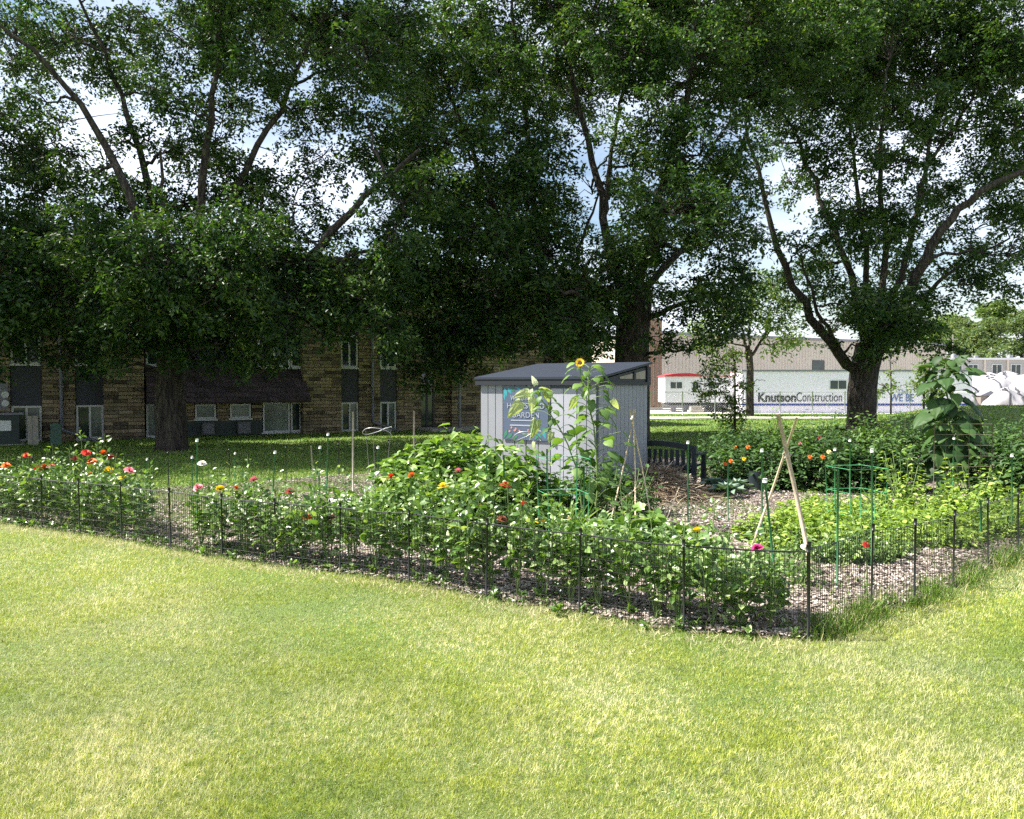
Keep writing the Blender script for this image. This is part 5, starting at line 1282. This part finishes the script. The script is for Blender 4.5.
# tall sunflower
def tall_stalk(name, label, cat, base, path, leaves, leafm, lsize, tpl, sr=.013, wilt=0, seed=1, pet=.16, droop=-.35):
    g = np.random.default_rng(seed); root = empty(name, base); tag(root, label, cat)
    b0 = np.array(base); pts = wob([p-b0 for p in path], .008, g, 16); sb = MB(); sb.tube(pts, np.linspace(sr, sr*.5, 16), 8)
    fb = MB(); wb = MB(); pos, d, s = [], [], []
    for k in range(leaves):
        q = .12+.86*(k+g.uniform(0, .6))/leaves; i = q*15; i0 = int(min(i, 14)); p = pts[i0]+(pts[i0+1]-pts[i0])*(i-i0)
        a = k*2.4+g.uniform(-.4, .4); pl_ = pet*g.uniform(.6, 1.2)*(1.15-.6*q)
        e = p+np.array([math.cos(a)*pl_, math.sin(a)*pl_, pl_*.35]); sb.tube([tuple(p), tuple((p+e)/2+np.array([0, 0, .02])), tuple(e)], [.004, .0035, .003], 4, cap=False)
        pos.append(e); d.append([math.cos(a), math.sin(a), droop+g.uniform(-.5, .25)]); s.append(lsize*g.uniform(.7, 1.15)*(1.1-.55*q))
    pos = np.array(pos); d = np.array(d); s = np.array(s); up = unit(np.array([0, 0, 1.])+d*np.array([.6, .6, 0])+g.normal(0, .25, d.shape))
    fb.stamp(tpl[0], tpl[1], frames(d, up), np.stack([s]*3, -1), pos, smooth=True)
    sb.build('stem', M['stem'], root); fb.build('foliage', M[leafm], root)
    return root, pts+b0
def sunflower_head(root, base, pos, rad, tilt, petal='petal_yellow', name='flower_head'):
    b = MB(); n = 20; a = np.linspace(0, 2*math.pi, n, endpoint=False)
    tv = [(0, .35, 0), (-.14, .65, .05), (0, 1.0, .02), (.14, .65, .05)]
    for l in range(2):
        aa = a+l*.16; d = np.stack([np.cos(aa), np.sin(aa), np.full(n, .12+.2*l)], -1)
        b.stamp(tv, [(0, 3, 2, 1)], frames(d, np.tile([0, 0, 1.], (n, 1))), np.full((n, 3), rad*(1-.07*l)), np.tile([0, 0, .003*l], (n, 1)))
    h_ = b.build(name, M[petal], root, np.array(pos)-np.array(base)); h_.rotation_euler = tilt
    MB().tube([(0, 0, -.03), (0, 0, .005), (0, 0, .022)], [rad*.2, rad*.46, rad*.36], 16).build('seed_disc', M['flower_eye'], h_)
    MB().tube([(0, 0, -.035), (0, 0, -.004)], [rad*.12, rad*.42], 12).build('calyx', M['stem'], h_)
SD = 9.9
bs = np.array(gp(597, SD))
r_, _ = tall_stalk('sunflower_plant', 'tall sunflower with one yellow open head rising above the shed roof', 'sunflower', bs, [bs, P(598, 480, SD), P(594, 430, SD), P(588, 395, SD), P(590, 366, SD)], 70, 'sunflower_leaf', .19, T_BIG, .014, seed=2, pet=.33)
sunflower_head(r_, bs, P(580, 363, SD-.06), .062, (R(68), 0, R(-12)))
MB().tube([tuple(P(588, 390, SD)-bs), tuple(P(581, 378, SD-.02)-bs), tuple(P(580, 364, SD-.04)-bs)], .006, 6).build('flower_stalk', M['stem'], r_)
bs = np.array(gp(583, SD-.3))
r_, pt = tall_stalk('sunflower_plant', 'leaning sunflower with faded drooping leaves before the welcome sign', 'sunflower', bs, [bs, P(580, 480, SD-.3), P(565, 440, SD-.3), P(548, 410, SD-.35), P(540, 392, SD-.4)], 34, 'sunflower_leaf', .17, T_BIG, .011, seed=3, pet=.24)
g = np.random.default_rng(9); wpx = [(528, 392, .19, (-.9, 0, -.35)), (521, 402, .24, (-.75, -.1, -.9)), (532, 398, .17, (.1, -.4, -1)), (545, 390, .16, (.3, 0, -.8)), (540, 388, .16, (.8, 0, .1)), (537, 420, .22, (-.35, 0, -1)), (534, 442, .16, (-.25, .1, -1)), (552, 432, .14, (-.4, 0, -1)), (536, 385, .12, (-.2, 0, .6)), (530, 390, .18, (-.1, -.2, -1)), (575, 398, .15, (-.3, -.2, -.8)), (612, 400, .14, (.6, 0, -.6))]
pos = np.array([P(a, b_, SD-.42)-bs for a, b_, c, d in wpx]); d = np.array([q[3] for q in wpx], float); s = np.array([q[2] for q in wpx])
fb = MB(); fb.stamp(T_BIG2[0], T_BIG2[1], frames(d, unit(np.array([0, -.8, .5])+g.normal(0, .4, d.shape))), np.stack([s*.8, s, s], -1), pos); tag(fb.build('faded_foliage', M['wilt_leaf'], r_), 'faded drooping leaves')
sb = MB(); sb.tube([tuple(P(540, 392, SD-.4)-bs), tuple(P(536, 410, SD-.42)-bs), tuple(P(530, 440, SD-.45)-bs)], .005, 5); sb.tube([tuple(P(548, 410, SD-.35)-bs), tuple(P(538, 395, SD-.4)-bs), tuple(P(529, 386, SD-.42)-bs)], .006, 5); sb.build('side_stalk', M['stem'], r_)
for i, (px, D, r, h, lab) in enumerate([(600, 10.5, .50, .95, 'dark leafy bush at the foot of the tall sunflower'), (572, 10.4, .40, .70, 'dark leafy bush left of the sunflower stem, before the shed'), (628, 10.9, .42, .66, 'dark leafy bush right of the sunflower, before the shed side')]):
    make_plant('leafy_bush', lab, 'garden plant', gp(px, D), dome(r, h, 620, .10, T_OVAL, np.random.default_rng(460+i)), 'dark_leaf')

# beans
protos = [dome(.20, .32, 150, .085, T_OVAL, np.random.default_rng(500+v)) for v in range(5)]
bm = [(a.mesh('stem', M['stem']), b_.mesh('foliage', M['bean_leaf'])) for a, b_ in protos]
g = np.random.default_rng(8)
k_ = 0
for D in np.arange(8.45, 11.4, .29):
    x0 = {0: 1}.get(0)
    px = np.interp(D, [8.3, 9.2, 10, 11.4], [795, 750, 790, 800])+g.uniform(-8, 8)
    while px < np.interp(D, [8.3, 9.0, 10, 11.4], [905, 1000, 1050, 1060]):
        p = gp(px, D+g.uniform(-.08, .08))
        root = empty('bean_plant', p, g.uniform(0, 6.28)); s = g.uniform(.72, 1.05)
        if D < 8.7: s *= .75
        for nm, me in (('stem', bm[k_ % 5][0]), ('foliage', bm[k_ % 5][1])): c = link_mesh(nm, me, root); c.scale = (s, s, s*g.uniform(.8, 1.15))
        tag(root, 'low bright green bean plant in the dense bed inside the side fence', 'bean plant', 'bean plants in the right bed'); k_ += 1
        px += .31*820/D*g.uniform(.85, 1.15)
# scattered low greens behind the zinnias, centre right
lowb = [(a.mesh('stem', M['stem']), b_.mesh('foliage', M['zinnia_leaf'])) for a, b_ in [dome(.16, .22, 80, .06, T_OVAL, np.random.default_rng(520+v)) for v in range(3)]]
for i in range(70):
    px = g.uniform(685, 905); D = g.uniform(7.0, 8.5) if px < 800 else g.uniform(7.9, 8.6); p = gp(px, D)
    root = empty('low_herb', p, g.uniform(0, 6)); s = g.uniform(.7, 1.2)
    for nm, me in (('stem', lowb[i % 3][0]), ('foliage', lowb[i % 3][1])): c = link_mesh(nm, me, root); c.scale = (s,)*3
    tag(root, 'small low leafy herb around the crossed poles and before the bean bed', 'herb', 'low herbs round the crossed poles')
# yellow green vines
for i, (px, D, r, h, lab) in enumerate([(905, 11.4, .50, .92, 'yellow green climbing bean vine left of the wire trellis'), (938, 11.0, .4, .60, 'yellow green bean vine at the foot of the wire trellis'), (978, 11.4, .46, .82, 'yellow green bean vine right of the wire trellis')]):
    make_plant('bean_vine', lab, 'bean vine', gp(px, D), dome(r, h, 330, .085, T_OVAL, np.random.default_rng(540+i)), 'bean_leaf')
o = None
# giant leaved plant
bs = np.array(gp(950, 13.2))
for j, (dx, top) in enumerate(((0, 362),)):
    r_, _ = tall_stalk('giant_leaved_plant', 'very tall plant with huge dark heart shaped leaves in front of the white tarps', 'tall plant', bs, [bs, P(952, 460, 13.2), P(948, 410, 13.2), P(945, 358, 13.2)], 110, 'giant_leaf', .31, T_BIG, .02, seed=12, pet=.40, droop=-.4)
    q = [(918, 380, .42, (-.8, -.3, -.3)), (925, 368, .36, (-.7, 0, .2)), (972, 372, .36, (.8, -.2, .1)), (980, 398, .44, (.7, -.3, -.6)), (915, 410, .45, (-.8, -.2, -.4)), (935, 425, .42, (-.2, -.6, -.7)), (975, 430, .4, (.6, -.3, -.5)), (958, 415, .45, (.3, -.7, -.6)), (940, 395, .4, (-.3, -.7, -.4)), (925, 395, .45, (-.4, -.6, -.5)), (938, 375, .35, (-.2, -.5, -.2)), (965, 395, .3, (.4, -.7, -.3)), (950, 370, .3, (.2, -.3, .4)), (955, 440, .4, (.2, -.7, -.7)), (930, 445, .4, (-.3, -.6, -.7))]
    pos = np.array([P(950+(a-950)*.45, b_, 13.1)-bs for a, b_, c, d in q]); d = np.array([t[3] for t in q], float); s = np.array([t[2] for t in q])*.78
    fb = MB(); fb.stamp(T_BIG[0], T_BIG[1], frames(d, unit(np.array([0, -.3, .9])+g.normal(0, .25, d.shape))), np.stack([s]*3, -1), pos+unit(d)*.12); tag(fb.build('large_foliage', M['giant_leaf'], r_), 'largest drooping leaves')
# back row bushes
names = ['tomato_plant', 'rose_bush', 'marigold_bush']
br = [(716, 15.2, .5, .75), (738, 16, .55, 1.0), (765, 15.5, .55, .95), (792, 15.8, .6, 1.0), (820, 15.5, .6, 1.0), (848, 15.8, .6, .98), (876, 15.2, .6, .98), (905, 15.6, .62, 1.02), (935, 15.2, .6, 1.0), (962, 15.0, .6, .95), (990, 14.6, .6, 1.0), (1016, 14.2, .6, 1.0), (1045, 14, .6, 1.05),
      (735, 14.0, .42, .62), (775, 13.7, .5, .75), (805, 13.5, .5, .75), (835, 13.4, .5, .72), (868, 13.4, .5, .72), (895, 13.2, .45, .7), (1005, 12.6, .5, .75), (1035, 12.2, .55, .85)]
poslab = ['at its left end above the cabbages', 'under the feathery sapling', 'behind the black grow bag', 'behind the top of the crossed poles', 'right of the crossed poles', 'in front of the big right trunk, left side', 'in front of the big right trunk, right side', 'left of the giant leaved plant', 'behind the left stem side of the giant plant', 'behind the wire trellis', 'right of the giant leaved plant', 'at the right edge', 'beyond the right edge',
          'near the orange flowers, lower tier', 'lower tier above the wood chips', 'lower tier right of the crossed poles', 'lower tier left of the right tomato cage', 'lower tier behind the right tomato cage', 'lower tier left of the yellow green vines', 'lower tier behind the right edge stake', 'lower tier at the right edge']
bf = {1: [(735,447,'orange'),(726,450,'orange'),(738,455,'orange'),(722,457,'yellow')], 13: [(748,447,'orange'),(731,461,'orange'),(744,459,'yellow'),(725,464,'orange')], 3: [(799,443,'pink')], 4: [(820,438,'dark_red')], 15: [(810,457,'orange')], 16: [(823,457,'orange'), (829,452,'pale')], 10: [(982,445,'orange')]}
for i, (px, D, r, h) in enumerate(br):
    g = np.random.default_rng(600+i); p = gp(px, D)
    r_ = make_plant('back_bush', ('dark green flowering bush ' if i in bf else 'dark green leafy bush ')+'in back, '+poslab[i], 'bush', p, dome(r, h*1.25, int(1300*(r/.55)**2), .09 if i < 13 else .12, T_OVAL, g), 'dark_leaf' if i not in (3, 6, 9) else 'sunflower_leaf', 'stem_dark', 'dark bushes in the back row')
    for fx, fy, fc in bf.get(i, []):
        t = P(fx, fy, D-r-.05)-np.array(p); f_ = link_mesh('flower', FM[fc], r_, t); f_.scale = (1.25,)*3; f_.rotation_euler = (.9, g.uniform(-.4, .4), 0)
        MB().tube([(t[0]*.5, t[1]*.5, t[2]*.6), tuple(t)], .004, 4).build('flower_stalk', M['stem'], r_)
# cabbages
for i, (px, D, lab) in enumerate([(716, 13.3, 'blue green cabbage plant nearest the bench armrest'), (736, 13.1, 'blue green cabbage plant left of the black grow bag'), (727, 12.6, 'blue green cabbage plant nearest the wood chips')]):
    g = np.random.default_rng(650+i); n = 22; a = np.arange(n)*2.4; e_ = np.linspace(.1, 1.2, n); d = np.stack([np.cos(a)*np.cos(e_), np.sin(a)*np.cos(e_), np.sin(e_)], -1); s = np.linspace(.36, .16, n)
    fb = MB(); fb.stamp(T_HEART[0], T_HEART[1], frames(d, np.tile([0, 0, 1.], (n, 1))+g.normal(0, .15, (n, 3))), np.stack([s*.7, s, s], -1), np.tile([0, 0, .12], (n, 1)))
    root = empty('cabbage_plant', gp(px, D)); tag(root, lab, 'cabbage', 'cabbages right of the bench'); fb.build('foliage', M['cabbage_leaf'], root); MB().tube([(0, 0, -.03), (0, 0, .16)], .018, 7).build('stem', M['stem'], root)
# small plants behind left open area
for i, (px, D, r, h, lab) in enumerate([(325, 9.6, .35, .5, 'pepper plant with long leaves under the wooden stick'), (352, 9.5, .3, .42, 'pepper plant left of the squash end'), (300, 9.3, .3, .42, 'pepper plant behind the crimson zinnia')]):
    make_plant('pepper_plant', 'light green '+lab, 'garden plant', gp(px, D), dome(r, h, 190, .12, T_NARROW, np.random.default_rng(700+i)), 'squash_leaf')

# small broad leaved weeds at the foot of the front fence
mb = MB(); x, y = seg_pts(FP, .10, 15, .10); g = np.random.default_rng(77)
k = 9; n = len(x); X = np.repeat(x, k); Y = np.repeat(y, k); a = g.uniform(0, 6.28, n*k); e_ = g.uniform(.05, 1.1, n*k)
dd = np.stack([np.cos(a)*np.cos(e_), np.sin(a)*np.cos(e_), np.sin(e_)], -1); s = np.repeat(g.uniform(.03, .08, n), k)*g.uniform(.6, 1.3, n*k)
mb.stamp(T_OVAL[0], T_OVAL[1], frames(dd, rand_ups(n*k, .3, g)), np.stack([s]*3, -1), np.stack([X, Y, ground_z(X, Y)+.015+g.uniform(0, .05, n*k)], -1))
tag(mb.build('low_weeds', M['zinnia_leaf']), 'small broad leaved weeds at the foot of the front fence', 'weeds', kind='stuff')
